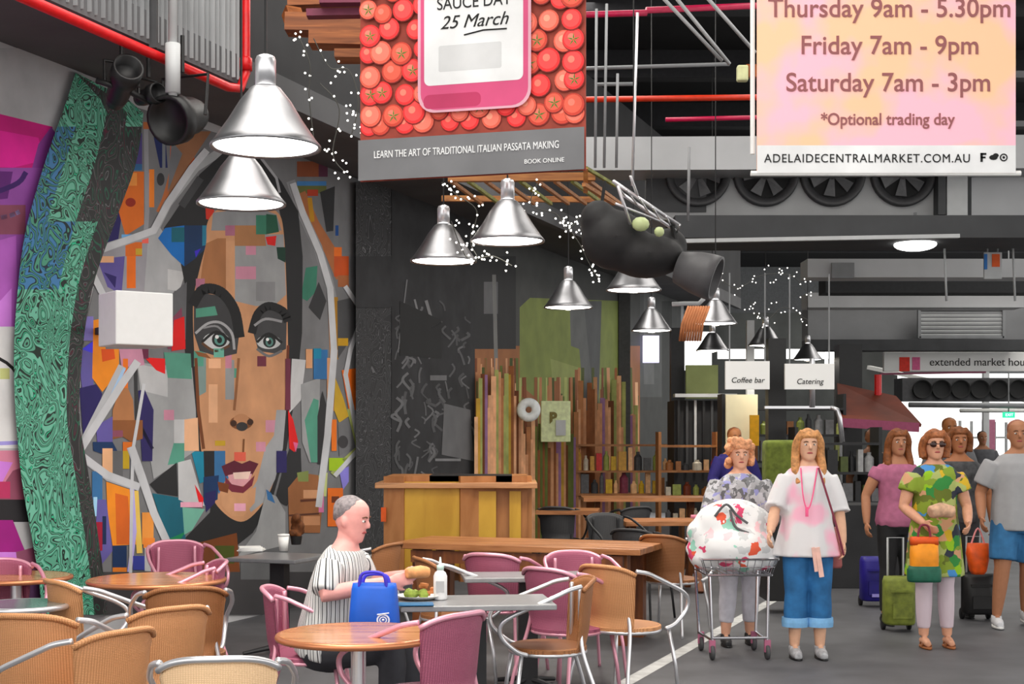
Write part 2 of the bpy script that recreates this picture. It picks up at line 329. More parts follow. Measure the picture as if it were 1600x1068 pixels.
# right of hood, upper
M.r(464, 252, 505, 276, (140, 68, 28)); M.r(498, 252, 512, 276, (88, 30, 60)); M.r(464, 283, 510, 290, (60, 125, 185)); M.r(464, 290, 510, 302, (100, 105, 45)); M.r(480, 296, 497, 306, (180, 50, 5)); M.p([(500, 300), (525, 290), (525, 360), (510, 362)], (38, 38, 40)); M.st([(528, 285), (524, 400)], 9, (120, 120, 122))
M.st([(470, 305), (490, 350), (515, 390), (532, 430)], 18, (172, 102, 55)); M.st([(484, 310), (488, 345)], 7, (190, 135, 0)); M.r(522, 400, 545, 432, (196, 75, 5)); M.r(522, 386, 534, 400, (235, 110, 10)); M.r(524, 352, 529, 368, (0, 70, 140)); M.r(528, 430, 545, 448, (165, 95, 50))
M.st([(455, 285), (470, 330), (496, 385), (514, 440), (526, 500)], 14, (145, 146, 148)); M.p([(478, 418), (496, 415), (494, 455), (480, 470), (470, 465)], (52, 122, 98)); M.p([(498, 440), (510, 470), (500, 500), (482, 480)], (48, 48, 50))
M.st([(516, 450), (520, 560), (518, 640)], 9, (205, 150, 105)); M.st([(525, 465), (526, 560)], 6, (170, 120, 10)); M.p([(527, 470), (548, 465), (566, 490), (548, 530), (528, 560)], (72, 72, 74)); M.st([(540, 448), (568, 488), (548, 545)], 7, (135, 135, 138)); M.r(528, 528, 544, 540, (205, 155, 10))
# hood
M.p([(352, 236), (312, 272), (266, 342), (256, 356), (282, 408), (290, 450), (288, 540), (300, 640), (310, 700), (332, 760), (328, 800), (266, 864), (330, 884), (395, 832), (425, 782), (448, 700), (464, 600), (472, 520), (473, 400), (466, 330), (440, 284), (405, 241)], (30, 30, 32))
M.p([(315, 310), (345, 270), (370, 258), (400, 262), (430, 300), (440, 345), (330, 345)], (125, 125, 127)); M.st([(405, 243), (432, 278), (437, 300)], 4, (175, 175, 178)); M.st([(312, 280), (285, 320)], 12, (62, 62, 64))
M.p([(247, 372), (258, 356), (288, 352), (288, 416), (268, 398)], (0, 108, 190)); M.r(268, 355, 288, 378, (0, 96, 112)); M.p([(288, 352), (326, 352), (324, 385), (305, 404), (288, 416)], (0, 45, 88)); M.p([(316, 352), (328, 352), (325, 382), (316, 384)], (30, 120, 150)); M.p([(304, 392), (314, 388), (306, 402)], (55, 30, 190)); M.p([(321, 322), (335, 326), (333, 345), (322, 342)], (210, 40, 10)); M.r(328, 344, 334, 372, (150, 130, 210))
# face
face = [(325, 345), (350, 322), (400, 318), (432, 330), (443, 360), (448, 460), (450, 560), (446, 640), (440, 700), (430, 745), (414, 782), (386, 812), (362, 810), (336, 785), (327, 755), (314, 700), (308, 600), (303, 540), (302, 470), (312, 420), (322, 380)]
M.sm(face, (203, 147, 105))
M.p([(333, 332), (402, 324), (432, 335), (440, 360), (330, 360)], (140, 141, 143)); M.p([(322, 380), (340, 372), (353, 372), (353, 460), (312, 450), (316, 415)], (168, 110, 66)); M.r(353, 376, 367, 462, (208, 152, 110)); M.p([(367, 366), (443, 366), (447, 460), (430, 476), (400, 478), (367, 470)], (152, 153, 154)); M.p([(366, 352), (412, 352), (416, 384), (367, 384)], (172, 118, 74))
M.r(400, 336, 416, 366, (52, 125, 98)); M.p([(416, 334), (432, 336), (436, 362), (416, 366)], (20, 84, 60)); M.p([(415, 370), (432, 368), (430, 384), (418, 382)], (225, 15, 10)); M.r(368, 416, 400, 436, (205, 138, 160)); M.r(384, 384, 400, 398, (205, 138, 160)); M.r(352, 352, 367, 368, (175, 105, 130)); M.r(400, 440, 430, 470, (135, 135, 137)); M.r(306, 435, 320, 462, (180, 110, 135)); M.p([(432, 386), (446, 386), (446, 410), (434, 404)], (0, 52, 36))
M.p([(303, 548), (322, 548), (322, 612), (308, 620), (306, 600)], (128, 150, 145)); M.r(303, 548, 318, 572, (85, 158, 135)); M.r(326, 560, 345, 575, (240, 182, 140)); M.r(326, 600, 340, 660, (235, 178, 135)); M.r(352, 562, 366, 624, (150, 152, 152)); M.r(366, 575, 372, 590, (82, 155, 130)); M.r(352, 540, 362, 575, (200, 130, 150))
M.r(415, 656, 437, 675, (205, 140, 160)); M.p([(432, 640), (447, 640), (442, 700), (430, 748), (412, 784), (392, 800), (384, 780), (402, 750), (414, 700), (428, 680)], (160, 161, 163)); M.r(400, 690, 415, 705, (205, 138, 158)); M.st([(306, 560), (310, 640), (318, 700)], 5, (115, 60, 20)); M.st([(450, 540), (447, 640)], 4, (110, 50, 20))
# brows, eyes
M.p([(303, 478), (320, 458), (345, 462), (366, 490), (374, 520), (370, 552), (345, 558), (312, 548), (303, 520)], (58, 58, 60)); M.cv([(302, 474), (318, 452), (345, 456), (366, 484), (374, 524)], 16, (20, 20, 22)); M.p([(306, 482), (336, 478), (340, 492), (306, 496)], (80, 150, 126)); M.cv([(306, 520), (325, 505), (345, 504), (362, 520), (366, 545)], 4, (170, 170, 172)); M.cv([(318, 512), (340, 510), (356, 530)], 3, (140, 140, 142))
M.e(338, 532, 21, 13, (200, 202, 203)); M.e(343, 530, 12, 12, (25, 28, 28)); M.e(343, 531, 8, 8, (92, 150, 140)); M.e(343, 531, 4, 5, (14, 14, 14)); M.e(339, 526, 3, 3, (240, 240, 240)); M.cv([(316, 534), (338, 518), (360, 532)], 4, (18, 18, 18)); M.cv([(316, 536), (336, 548), (358, 540)], 4, (95, 60, 35)); M.r(334, 544, 350, 558, (110, 182, 160)); M.p([(304, 548), (322, 552), (330, 560), (310, 556)], (140, 82, 40))
M.p([(396, 520), (400, 492), (416, 480), (440, 484), (448, 500), (447, 545), (430, 552), (404, 548)], (62, 62, 64)); M.cv([(394, 518), (403, 490), (420, 478), (442, 486), (449, 500)], 13, (20, 20, 22)); M.e(420, 534, 19, 11, (195, 197, 198)); M.e(421, 533, 10, 10, (25, 28, 28)); M.e(421, 534, 6, 7, (85, 130, 122)); M.e(421, 534, 3, 4, (14, 14, 14)); M.e(418, 530, 2.5, 2.5, (240, 240, 240)); M.cv([(402, 534), (420, 521), (440, 535)], 4, (18, 18, 18)); M.cv([(398, 508), (415, 498), (440, 502)], 4, (150, 150, 152)); M.r(402, 556, 416, 572, (112, 42, 62)); M.cv([(402, 545), (420, 556), (440, 548)], 4, (110, 110, 112))
# nose
M.cv([(373, 560), (370, 600), (366, 640)], 4, (150, 95, 55)); M.e(377, 660, 18, 11, (130, 75, 32)); M.e(377, 655, 12, 9, (190, 132, 90)); M.e(365, 661, 5, 5, (60, 28, 5)); M.e(391, 659, 5, 5, (60, 28, 5)); M.e(378, 666, 9, 7, (48, 46, 46)); M.st([(381, 686), (380, 706)], 3, (120, 70, 30)); M.r(366, 706, 384, 720, (220, 92, 70)); M.r(336, 688, 352, 696, (200, 160, 30))
# chin, mouth
M.p([(346, 765), (384, 768), (400, 760), (398, 785), (380, 806), (362, 806), (346, 790)], (208, 152, 110)); M.p([(299, 705), (318, 705), (320, 752), (312, 755)], (0, 130, 160)); M.p([(318, 704), (336, 704), (338, 760), (320, 785)], (26, 26, 30)); M.p([(335, 704), (352, 704), (352, 724), (368, 740), (352, 750), (342, 772), (335, 745)], (48, 108, 158)); M.p([(318, 745), (342, 742), (340, 780), (318, 790)], (0, 46, 92)); M.p([(320, 770), (338, 765), (336, 785), (322, 800)], (32, 24, 88))
M.p([(346, 728), (366, 719), (378, 724), (390, 719), (404, 724), (394, 742), (372, 738), (352, 744)], (92, 14, 40)); M.p([(356, 742), (374, 738), (394, 740), (388, 756), (376, 760), (360, 756)], (222, 158, 165)); M.p([(364, 738), (392, 736), (388, 748), (366, 748)], (240, 205, 190)); M.p([(352, 744), (362, 756), (380, 760), (398, 742), (394, 758), (380, 770), (362, 768), (352, 758)], (120, 35, 55)); M.p([(340, 752), (358, 756), (356, 770), (342, 766)], (115, 55, 15)); M.r(366, 786, 384, 798, (238, 170, 192))
# left lower geometry
M.p([(214, 566), (300, 574), (306, 640), (308, 702), (240, 748), (232, 700), (222, 640)], (160, 161, 162)); M.p([(215, 568), (262, 578), (262, 620), (222, 610)], (190, 190, 191)); M.p([(256, 550), (298, 552), (300, 592), (262, 590)], (84, 152, 130)); M.p([(226, 558), (258, 560), (258, 584), (244, 578)], (232, 8, 8)); M.r(218, 545, 232, 560, (110, 30, 65)); M.p([(288, 655), (309, 652), (311, 704), (288, 704)], (236, 180, 138)); M.p([(272, 690), (288, 690), (288, 722), (262, 726)], (82, 152, 130)); M.r(256, 640, 272, 656, (205, 138, 160)); M.r(272, 655, 288, 692, (195, 195, 196))
M.p([(266, 462), (292, 440), (290, 530), (262, 545)], (95, 95, 98)); M.p([(262, 545), (266, 500), (284, 480), (288, 545)], (130, 60, 85)); M.p([(272, 500), (288, 494), (290, 545), (268, 548)], (222, 6, 6)); M.p([(122, 545), (146, 545), (146, 606), (128, 606)], (98, 88, 160)); M.p([(128, 545), (146, 532), (146, 552)], (70, 60, 230)); M.p([(124, 606), (150, 600), (160, 615), (150, 650), (130, 680)], (34, 22, 92)); M.r(130, 494, 146, 532, (130, 118, 190)); M.p([(146, 500), (165, 496), (165, 545), (186, 545), (186, 580), (160, 612), (144, 590)], (240, 140, 20)); M.p([(158, 545), (178, 545), (180, 560), (160, 565)], (225, 80, 5))
M.p([(186, 545), (222, 545), (226, 570), (190, 574)], (205, 140, 165)); M.r(192, 560, 200, 606, (235, 115, 10)); M.st([(212, 574), (214, 655), (238, 700)], 5, (48, 48, 50)); M.p([(216, 610), (226, 608), (240, 640), (238, 720), (222, 720)], (36, 24, 92)); M.p([(150, 665), (176, 650), (176, 690), (152, 692)], (98, 86, 160)); M.p([(145, 690), (176, 690), (184, 705), (170, 712), (146, 704)], (0, 46, 92)); M.p([(176, 640), (188, 606), (200, 606), (208, 625), (210, 656), (176, 660)], (176, 116, 70)); M.p([(176, 656), (223, 656), (223, 685), (205, 690), (192, 682), (176, 686)], (142, 84, 40)); M.r(176, 672, 192, 682, (140, 72, 95)); M.r(192, 690, 207, 704, (222, 110, 10)); M.r(176, 704, 192, 744, (98, 98, 100)); M.r(192, 704, 202, 732, (195, 160, 10)); M.r(160, 700, 176, 740, (235, 178, 132))
M.st([(190, 574), (122, 708), (170, 745), (208, 758)], 13, (186, 187, 190)); M.st([(194, 576), (168, 632)], 5, (170, 205, 240)); M.st([(204, 700), (236, 790), (268, 862)], 11, (192, 190, 193))
M.p([(234, 756), (276, 722), (278, 775), (246, 770)], (30, 30, 32)); M.p([(238, 770), (286, 778), (290, 842), (266, 858)], (0, 98, 118)); M.p([(256, 845), (290, 830), (272, 858)], (0, 138, 84)); M.p([(285, 792), (320, 795), (300, 828), (288, 835)], (116, 182, 160)); M.p([(278, 722), (298, 717), (310, 758), (320, 790), (296, 788), (279, 780)], (196, 196, 197)); M.p([(304, 756), (318, 778), (316, 794), (310, 782)], (230, 15, 20)); M.r(282, 784, 316, 792, (238, 168, 190))
M.p([(166, 752), (208, 766), (216, 850), (176, 852), (168, 800)], (238, 140, 20)); M.p([(180, 770), (200, 775), (205, 850), (182, 850)], (215, 98, 15)); M.r(176, 852, 198, 890, (0, 42, 88)); M.r(176, 886, 198, 905, (220, 120, 20)); M.st([(212, 768), (218, 862)], 9, (240, 200, 90)); M.st([(206, 760), (210, 830), (202, 896)], 7, (190, 175, 235)); M.r(144, 736, 160, 780, (50, 110, 162)); M.r(146, 776, 152, 806, (165, 215, 245)); M.p([(152, 780), (166, 780), (176, 860), (160, 880), (150, 820)], (98, 88, 160)); M.r(160, 806, 166, 850, (0, 30, 75)); M.r(134, 815, 160, 860, (160, 5, 45)); M.r(222, 800, 240, 850, (238, 150, 60)); M.r(224, 840, 242, 856, (240, 135, 45)); M.r(208, 868, 226, 890, (50, 60, 160)); M.r(226, 855, 244, 892, (196, 196, 198)); M.st([(247, 850), (250, 900)], 7, (240, 115, 10))
M.p([(250, 862), (300, 868), (340, 880), (345, 900), (255, 900)], (110, 42, 62)); M.p([(300, 850), (370, 832), (376, 905), (300, 905)], (115, 58, 12)); M.r(336, 852, 366, 880, (66, 76, 8)); M.p([(120, 893), (600, 893), (600, 960), (120, 960)], (62, 60, 62))
# right lower geometry
M.p([(453, 700), (470, 700), (472, 760), (448, 790), (430, 780), (446, 720)], (36, 36, 38)); M.r(432, 704, 448, 738, (36, 26, 92)); M.p([(456, 560), (478, 562), (470, 625), (452, 645)], (198, 198, 199)); M.r(446, 560, 454, 640, (112, 42, 64)); M.p([(450, 640), (458, 655), (466, 690), (460, 706), (452, 700)], (226, 10, 12)); M.p([(458, 690), (466, 692), (462, 706)], (235, 100, 150)); M.p([(470, 600), (500, 590), (498, 720), (484, 722), (472, 690)], (155, 156, 157)); M.p([(476, 656), (490, 622), (498, 625), (496, 722), (486, 722)], (80, 150, 126)); M.p([(496, 650), (504, 610), (512, 640), (506, 725), (496, 725)], (40, 40, 42)); M.r(490, 546, 512, 592, (40, 108, 165)); M.r(490, 544, 502, 560, (0, 130, 165)); M.r(478, 545, 488, 575, (215, 155, 110))
M.st([(522, 548), (512, 680), (498, 790)], 11, (192, 193, 196)); M.st([(514, 560), (514, 660)], 6, (210, 150, 105)); M.p([(534, 578), (556, 575), (556, 640), (545, 640)], (235, 108, 8)); M.p([(524, 590), (536, 620), (545, 650), (530, 660), (522, 640)], (200, 160, 30)); M.r(518, 655, 526, 704, (240, 118, 10)); M.p([(528, 660), (545, 655), (552, 700), (530, 712)], (112, 112, 114)); M.e(536, 690, 8, 10, (58, 56, 58)); M.st([(548, 640), (562, 700), (540, 720), (522, 740)], 11, (162, 172, 96)); M.p([(514, 715), (545, 715), (528, 735), (514, 735)], (160, 195, 10)); M.p([(530, 735), (545, 728), (545, 752), (536, 765)], (140, 130, 220))
M.p([(450, 762), (470, 738), (497, 742), (505, 775), (500, 832), (452, 832)], (152, 95, 52)); M.p([(464, 738), (482, 735), (482, 752), (466, 752)], (128, 140, 72)); M.st([(470, 782), (500, 780)], 4, (90, 38, 5)); M.r(474, 765, 498, 778, (205, 148, 105)); M.st([(452, 805), (498, 802)], 3, (80, 35, 8)); M.r(474, 806, 500, 820, (195, 135, 92)); M.p([(498, 742), (512, 738), (510, 775), (498, 775)], (196, 203, 130)); M.r(498, 768, 506, 800, (225, 120, 170)); M.r(512, 762, 536, 822, (238, 112, 10)); M.r(518, 775, 530, 785, (110, 45, 0)); M.p([(416, 768), (432, 775), (446, 800), (446, 850), (400, 866), (372, 868), (400, 830)], (156, 157, 158)); M.p([(416, 764), (424, 770), (430, 786), (418, 780)], (50, 110, 165))
M.p([(376, 868), (450, 850), (450, 905), (376, 905)], (96, 97, 99))
for pts, wdt in (([(322, 236), (300, 262), (262, 318), (240, 360), (130, 400)], 11), ([(130, 400), (146, 430), (160, 458)], 10), ([(214, 566), (190, 600), (122, 708), (168, 742), (216, 760)], 12), ([(206, 700), (222, 745), (240, 800), (268, 862)], 12), ([(225, 600), (208, 700), (206, 760), (204, 895)], 5), ([(458, 288), (474, 335), (500, 395), (516, 450), (522, 548), (512, 680), (498, 790)], 10), ([(540, 448), (568, 490), (548, 545), (540, 585), (562, 700), (524, 742)], 7)):
    M.st(pts, wdt, (202, 203, 206))
tag(M.out('face_mural'), 'large painted mural of a hooded face with closed lips among bright geometric shapes', 'mural')
# dark chalk-drawn wall
ch = contour_mat('chalk_doodle', [(0, (44, 44, 46)), (.44, (92, 92, 94)), (.50, (40, 40, 42)), (.74, (70, 70, 72)), (.80, (36, 36, 38)), (.93, (100, 100, 102))], 2.4, 8, .8, (1, 1, .8), 2.5)
dk = mat('charcoal_wall', (46, 46, 48), .8, var=.3, scale=3)
M = MB()
def quad(mb, x0, y0, x1, y1, wd, mi=0): mb.poly([PW(x0, y0, wd), PW(x0, y1, wd), PW(x1, y1, wd), PW(x1, y0, wd)], mi=mi)
quad(M, 556, 285, 625, 900, 6.53, 0); quad(M, 612, 285, 742, 900, 6.525, 1)
quad(M, 556, 400, 612, 480, 6.52, 1)
d_ = M.build('chalk_mural', [ch, dk]); tag(d_, 'charcoal wall panel covered with fine grey chalk line drawings', 'mural')
M = Mural(6.5235)
for i in range(110):
    x = random.uniform(618, 735); y = random.uniform(470, 800); h = random.uniform(8, 26)
    c = random.choice([(86, 86, 88), (102, 102, 104), (74, 74, 76)])
    M.cv([(x, y), (x+random.uniform(-9, 9), y+h*.4), (x+random.uniform(-9, 9), y+h)], random.uniform(2, 4.5), c, 3)
M.st([(636, 437), (622, 550)], 2, (110, 110, 112)); M.st([(648, 468), (656, 500)], 3, (125, 125, 127)); M.st([(666, 470), (676, 505)], 5, (120, 120, 122)); M.st([(640, 500), (670, 515), (690, 502)], 3, (105, 105, 107)); M.p([(625, 470), (690, 500), (690, 560), (625, 555)], (24, 24, 25))
M.p([(694, 630), (735, 640), (740, 720), (690, 710)], (98, 98, 100)); M.r(672, 586, 698, 594, (105, 105, 107)); M.r(680, 716, 720, 720, (125, 125, 127))
tag(M.out('chalk_lettering'), 'loose grey chalk strokes scattered low on the charcoal wall', 'chalk drawing', kind='stuff')
# painted forest wall with timber palings
M = Mural(6.54)
M.r(742, 285, 1064, 800, (66, 67, 66)); M.r(1000, 400, 1064, 620, (84, 86, 86)); M.r(1006, 430, 1022, 600, (104, 106, 106)); M.r(1034, 470, 1050, 640, (58, 60, 60)); M.p([(742, 540), (742, 800), (1000, 800), (1000, 540)], (150, 96, 56)); M.p([(828, 465), (970, 470), (972, 650), (905, 700), (860, 640), (812, 600), (812, 480)], (122, 134, 66)); M.p([(860, 560), (955, 590), (940, 660), (870, 680)], (140, 150, 85)); M.p([(890, 470), (940, 475), (935, 640), (915, 650), (905, 545), (892, 540)], (96, 98, 98)); M.p([(912, 470), (940, 470), (936, 610), (925, 600)], (80, 82, 84))
M.r(742, 400, 806, 545, (36, 36, 38)); M.r(756, 440, 778, 490, (98, 98, 100)); M.st([(772, 430), (776, 600)], 6, (120, 120, 118))
for i in range(120):
    x = random.uniform(742, 998); 
    y1 = random.uniform(640, 760); y0 = max(y1-random.uniform(40, 170), 560 if x < 810 else (590 if x < 900 else 575)); c = random.choice([(200, 146, 104), (176, 118, 74), (142, 84, 42), (120, 60, 20), (165, 172, 100), (98, 108, 40), (66, 76, 12), (232, 178, 134)])
    M.st([(x, y0), (x+random.uniform(-2, 2), y1)], random.uniform(2, 5), c)
tag(M.out('forest_mural'), 'tall olive and brown painted wall of slim tree trunks behind the timber palings', 'mural')
pal = [mat('paling_%d' % i, c, .7, var=.2, scale=6) for i, c in enumerate([(205, 150, 108), (176, 118, 74), (142, 84, 42), (110, 58, 22), (165, 172, 100), (98, 108, 44), (190, 150, 50), (232, 178, 134), (150, 110, 150)])]
M = MB(); x = 744
for i in range(64):
    wdt = random.uniform(3.4, 5.2); top = (585 if x < 812 else 640 if x < 900 else 600)+random.uniform(-14, 70); mi = random.choice([0, 0, 1, 1, 2, 2, 3, 4, 5, 6, 7, 8] if x % 40 > 12 else [0, 1, 2, 3, 5, 7])
    a = PW(x, top, 6.44); b = PW(x, 860, 6.44); b.z = .05; a.x, a.y = b.x, b.y; M.beam(b, a, wdt/FPX*b.y/.62, .05, mi); x += wdt*.93
tag(M.build('timber_paling_screen', pal), 'row of rough vertical timber palings in mixed browns and olives along the wall', 'screen')
# ---------------- overhead at the left ----------------
R_ = MB(); pa, pb = PW(-60, 0, 5.46), PW(384, 0, 5.46); pa.z = 4.19; pb.z = 4.19
top = pb.copy(); top.z = 6.6
R_.tube([pa, pb-UW*.25, pb-UW*.08+Vector((0, 0, .03)), pb+Vector((0, 0, .16)), top], .034, 12); rp = R_.build('sprinkler_pipe', RED, None, True)
tag(rp, 'bright red pipe running along the gallery edge and turning straight up', 'pipe')
f_ = MB()
for q in (.18, 1.1): f_ = MB(); f_.lathe([(.034, 0), (.048, 0), (.048, .09), (.034, .1)], 16, pb+Vector((0, 0, q))); f_.build('coupling', RED, rp, True)
pn = MB(); gal = thing('gallery_front', 'grey corrugated sheet panels standing above the red pipe', 'balcony front', tuple(pa))
for i in range(5):
    s0 = 3.5+i*1.15; m_ = MB()
    for k in range(16):
        a = along(5.52+(.008 if k % 2 else 0), s0+k*.07, 4.3); b = a.copy(); b.z = 6.5; m_.beam(a, b, .072, .008)
    o = m_.build('sheet_panel', mat('sheet_%d' % (i % 3), [(118, 120, 122), (148, 150, 152), (98, 100, 102)][i % 3], .5, .0, .25, 1.2), gal); o.location = -pa
m_ = MB(); m_.beam(along(5.55, 9.35, 5.45), along(5.55, 29, 5.45), .06, 2.1); struct(m_.build('wall_upper_gallery', mat('upper_wall', (48, 48, 50))))
for i in range(6):
    a = along(5.5, 3.5+i*1.15-.03, 4.25); b = a.copy(); b.z = 6.6; m_ = MB(); m_.beam(a, b, .05, .05); o = m_.build('post', DGREY, gal); o.location = -pa
gp = PW(270, 150, 5.35); g2 = gp.copy(); g2.z = 6.9; m_ = MB(); m_.tube([gp, g2], .03, 10); m_.tube([gp+Vector((0, 0, .02)), gp+Vector((0, 0, .35))], .05, 10)
tag(m_.build('drop_pipe', LGREY, None, True), 'thin pale grey vertical pipe hanging in front of the corrugated gallery panels', 'pipe')
# wall spotlights
def spotlight(px, py, d, L, r, yaw, tilt, label, name='spotlight', mt=BLACK, group=None):
    c = P(px, py, d); t = thing(name, label, 'light', tuple(c), 0, group)
    M = (Matrix.Rotation(yaw, 3, 'Z')@Matrix.Rotation(tilt, 3, 'X'))
    b = MB(); b.lathe([(0, -L/2), (r*.6, -L/2), (r*.75, -L*.3), (r*.8, L*.1), (r, L*.2), (r, L/2), (r*.85, L/2), (r*.8, L*.3), (0, L*.3)], 20, M=M); b.build('lamp_housing', mt, t, True)
    y = MB(); y.tube([M@Vector((-r*1.1, 0, 0)), M@Vector((-r*1.1, 0, -r*.2))+Vector((0, 0, r*1.6)), M@Vector((r*1.1, 0, -r*.2))+Vector((0, 0, r*1.6)), M@Vector((r*1.1, 0, 0))], .012, 8); y.tube([Vector((0, 0, r*1.8)), Vector((0, 0, r*1.8+.25))], .015, 8); y.build('yoke', mt, t)
    return t
spotlight(190, 133, 9.3, .42, .10, .5, 1.2, 'black spotlight at the top corner of the swirl panel')
spotlight(285, 183, 9.6, .34, .17, -.4, 1.9, 'larger black spotlight below the gallery beside the swirl panel')
spotlight(232, 150, 9.5, .22, .07, .9, 1.5, 'small black spotlight between the two bigger wall spotlights')
m_ = MB(); m_.tube([P(150, 125, 9.2), P(200, 142, 9.3), P(235, 160, 9.5), P(300, 205, 9.9)], .02, 8); tag(m_.build('lighting_rail', BLACK, None, True), 'thin black rail slanting above the swirl panel and carrying spotlights', 'rail')
# white box on the wall
bx = thing('wall_speaker', 'plain white box speaker mounted on the face mural', 'speaker', tuple(P(212, 500, 9.6)))
m_ = MB(); m_.box((0, 0, 0), (.40, .34, .36), rz=.62); bevel(m_.build('cabinet', mat('speaker_white', (215, 215, 214), .6, var=.02), bx))
m_ = MB(); m_.box((-.33*.0-.18*math.sin(-.62)*-1, .0, 0), (.02, .02, .02), rz=.62); 
m_ = MB(); m_.beam((.05, .1, 0), (-.6, 1.1, 0), .05, .05); m_.build('wall_bracket', DGREY, bx)
# ---------------- pendant lamps ----------------
glow = mat('lamp_glow', (255, 252, 245), emit=5); glow_s = mat('bulb_glow', (255, 240, 215), emit=14)
inner = mat('shade_inside', (245, 245, 240), .6, var=0)
def pendant(px, py, label, D=.45, proto=[None]):
    d = 1.17*FPX/(680-py)*(D/.45); c = P(px, py, d)
    if proto[0] is None:
        t = thing('pendant_lamp', label, 'pendant lamp', tuple(c), 0, 'aluminium pendant lamps in two rows over the tables')
        b = MB(); b.lathe([(.225, 0), (.225, .012), (.205, .035), (.150, .115), (.105, .19), (.062, .245), (.045, .255), (.045, .25), (.1, .18), (.145, .108), (.198, .03), (.215, .004)], 40, closed=True); b.build('lamp_shade', STEEL, t, True)
        b = MB(); b.lathe([(0, .252), (.042, .252), (.042, .36), (.036, .375), (.012, .385), (0, .385)], 24); b.build('socket_cap', ALU, t, True)
        b = MB(); b.lathe([(0, -.002), (.1, .0), (.17, .003), (.208, .007), (.208, .014), (.1, .02), (0, .02)], 32); b.build('diffuser', glow, t, True)
        b = MB(); b.ball((0, 0, .0), .05, 16, sc=(1, 1, .35)); b.build('bulb', glow_s, t, True)
        proto[0] = t; src = None
    else:
        t = copy_tree(proto[0]); t.location = c; t['label'] = label
        for ch in list(t.children):
            if ch.name.startswith('cord'): bpy.data.objects.remove(ch)
    t.scale = (D/.45,)*3
    b = MB(); b.tube([(0, 0, .385), (0, 0, (7.2-c.z)/(D/.45))], .006, 6); b.build('cord', BLACK, t)
    l = bpy.data.lights.new('lamp_light', 'SPOT'); l.energy = 55; l.spot_size = 2.4; l.spot_blend = .6; l.color = (1, .93, .82); l.shadow_soft_size = .12
    lo = bpy.data.objects.new('lamp_light', l); COL.objects.link(lo); lo.location = (c.x, c.y, c.z-.02)
    return t
for px, py, lb in [(415, 232, 'nearest and largest aluminium pendant lamp above the face mural'), (377, 320, 'pendant lamp directly under the largest one, over the forehead of the mural'),
    (693, 409, 'pendant lamp in front of the charcoal wall, under the tomato banner'), (793, 378, 'pendant lamp hanging just below the tomato banner'),
    (990, 454, 'pendant lamp under the big black stage light'), (888, 481, 'pendant lamp in front of the olive painted wall'),
    (1018, 517, 'pendant lamp left of the dangling cane decoration, in front of a bright poster'), (1118, 506, 'pendant lamp hanging over the market bar, right of the black drum light'),
    (1113, 548, 'pendant lamp with dark shade just below the market bar lamp'), (1196, 540, 'pendant lamp left of the white hanging signs'), (1262, 562, 'farthest pendant lamp, overlapping the right white sign')]:
    pendant(px, py, lb)
# ---------------- tomato banner ----------------
def poster(name, label, cat, corners, thick, m, sink=None):
    """flat hanging board; corners in order bl, br, tr, tl. returns (root, matrix mapping (u right, v up) metres -> local)"""
    bl, br, tr, tl = [Vector(c) for c in corners]; U = (br-bl).normalized(); V = Vector((0, 0, 1)); Nn = U.cross(V).normalized()
    t = thing(name, label, cat, tuple(bl)); b = MB(); W_, H_ = (br-bl), (tl-bl)
    vs = [Vector((0, 0, 0)), W_, tr-bl, H_]; back = [v-Nn*thick for v in vs]
    b._a(vs+back, [(0, 1, 2, 3), (7, 6, 5, 4), (0, 4, 5, 1), (1, 5, 6, 2), (2, 6, 7, 3), (3, 7, 4, 0)]); b.build('board', m, t)
    M = Matrix((U, Nn, V)).transposed().to_4x4(); return t, M, U, V, Nn
D1 = 7.0; SC = D1/FPX
def bq(px, py, d0=D1, k=0.0): return P(px, py, d0+k*(px-740))
kk = -.0009
bl, br = bq(563, 284, D1, kk), bq(915, 268, D1, kk); zt = 4.15
br = Vector((br.x, br.y, bl.z)); tl = bl.copy(); tl.z = zt; tr = br.copy(); tr.z = zt
tb, MM, U, V, Nn = poster('tomato_banner', 'hanging red banner of tomatoes with a white jar label', 'banner', (bl, br, tr, tl), .012, mat('banner_leaf', (150, 60, 45), .7, var=.2, scale=12))
Wb = (br-bl).length; Hb = zt-bl.z
def disc(mb, u, v, r, c, k, n=18, sq=1):
    mb.poly([U*(u+r*math.cos(2*PI*i/n))+V*(v+r*sq*math.sin(2*PI*i/n))+Nn*(.0012+.00025*k) for i in range(n)], col=c)
T = MB(); k = 0; q = 352/Wb  # px per metre along banner
tom = []
for row in range(12):
    for c_ in range(11):
        u = (c_+.5*(row % 2))*.118+random.uniform(-.015, .015); v = .22+row*.105+random.uniform(-.015, .015)
        if -.02 < u < Wb+.02 and v < Hb: tom.append((u, v))
pal_t = [((222, 92, 70), (250, 122, 102), (255, 160, 132)), ((228, 40, 42), (255, 72, 70), (252, 125, 105)), ((200, 60, 42), (222, 92, 70), (250, 122, 102))]
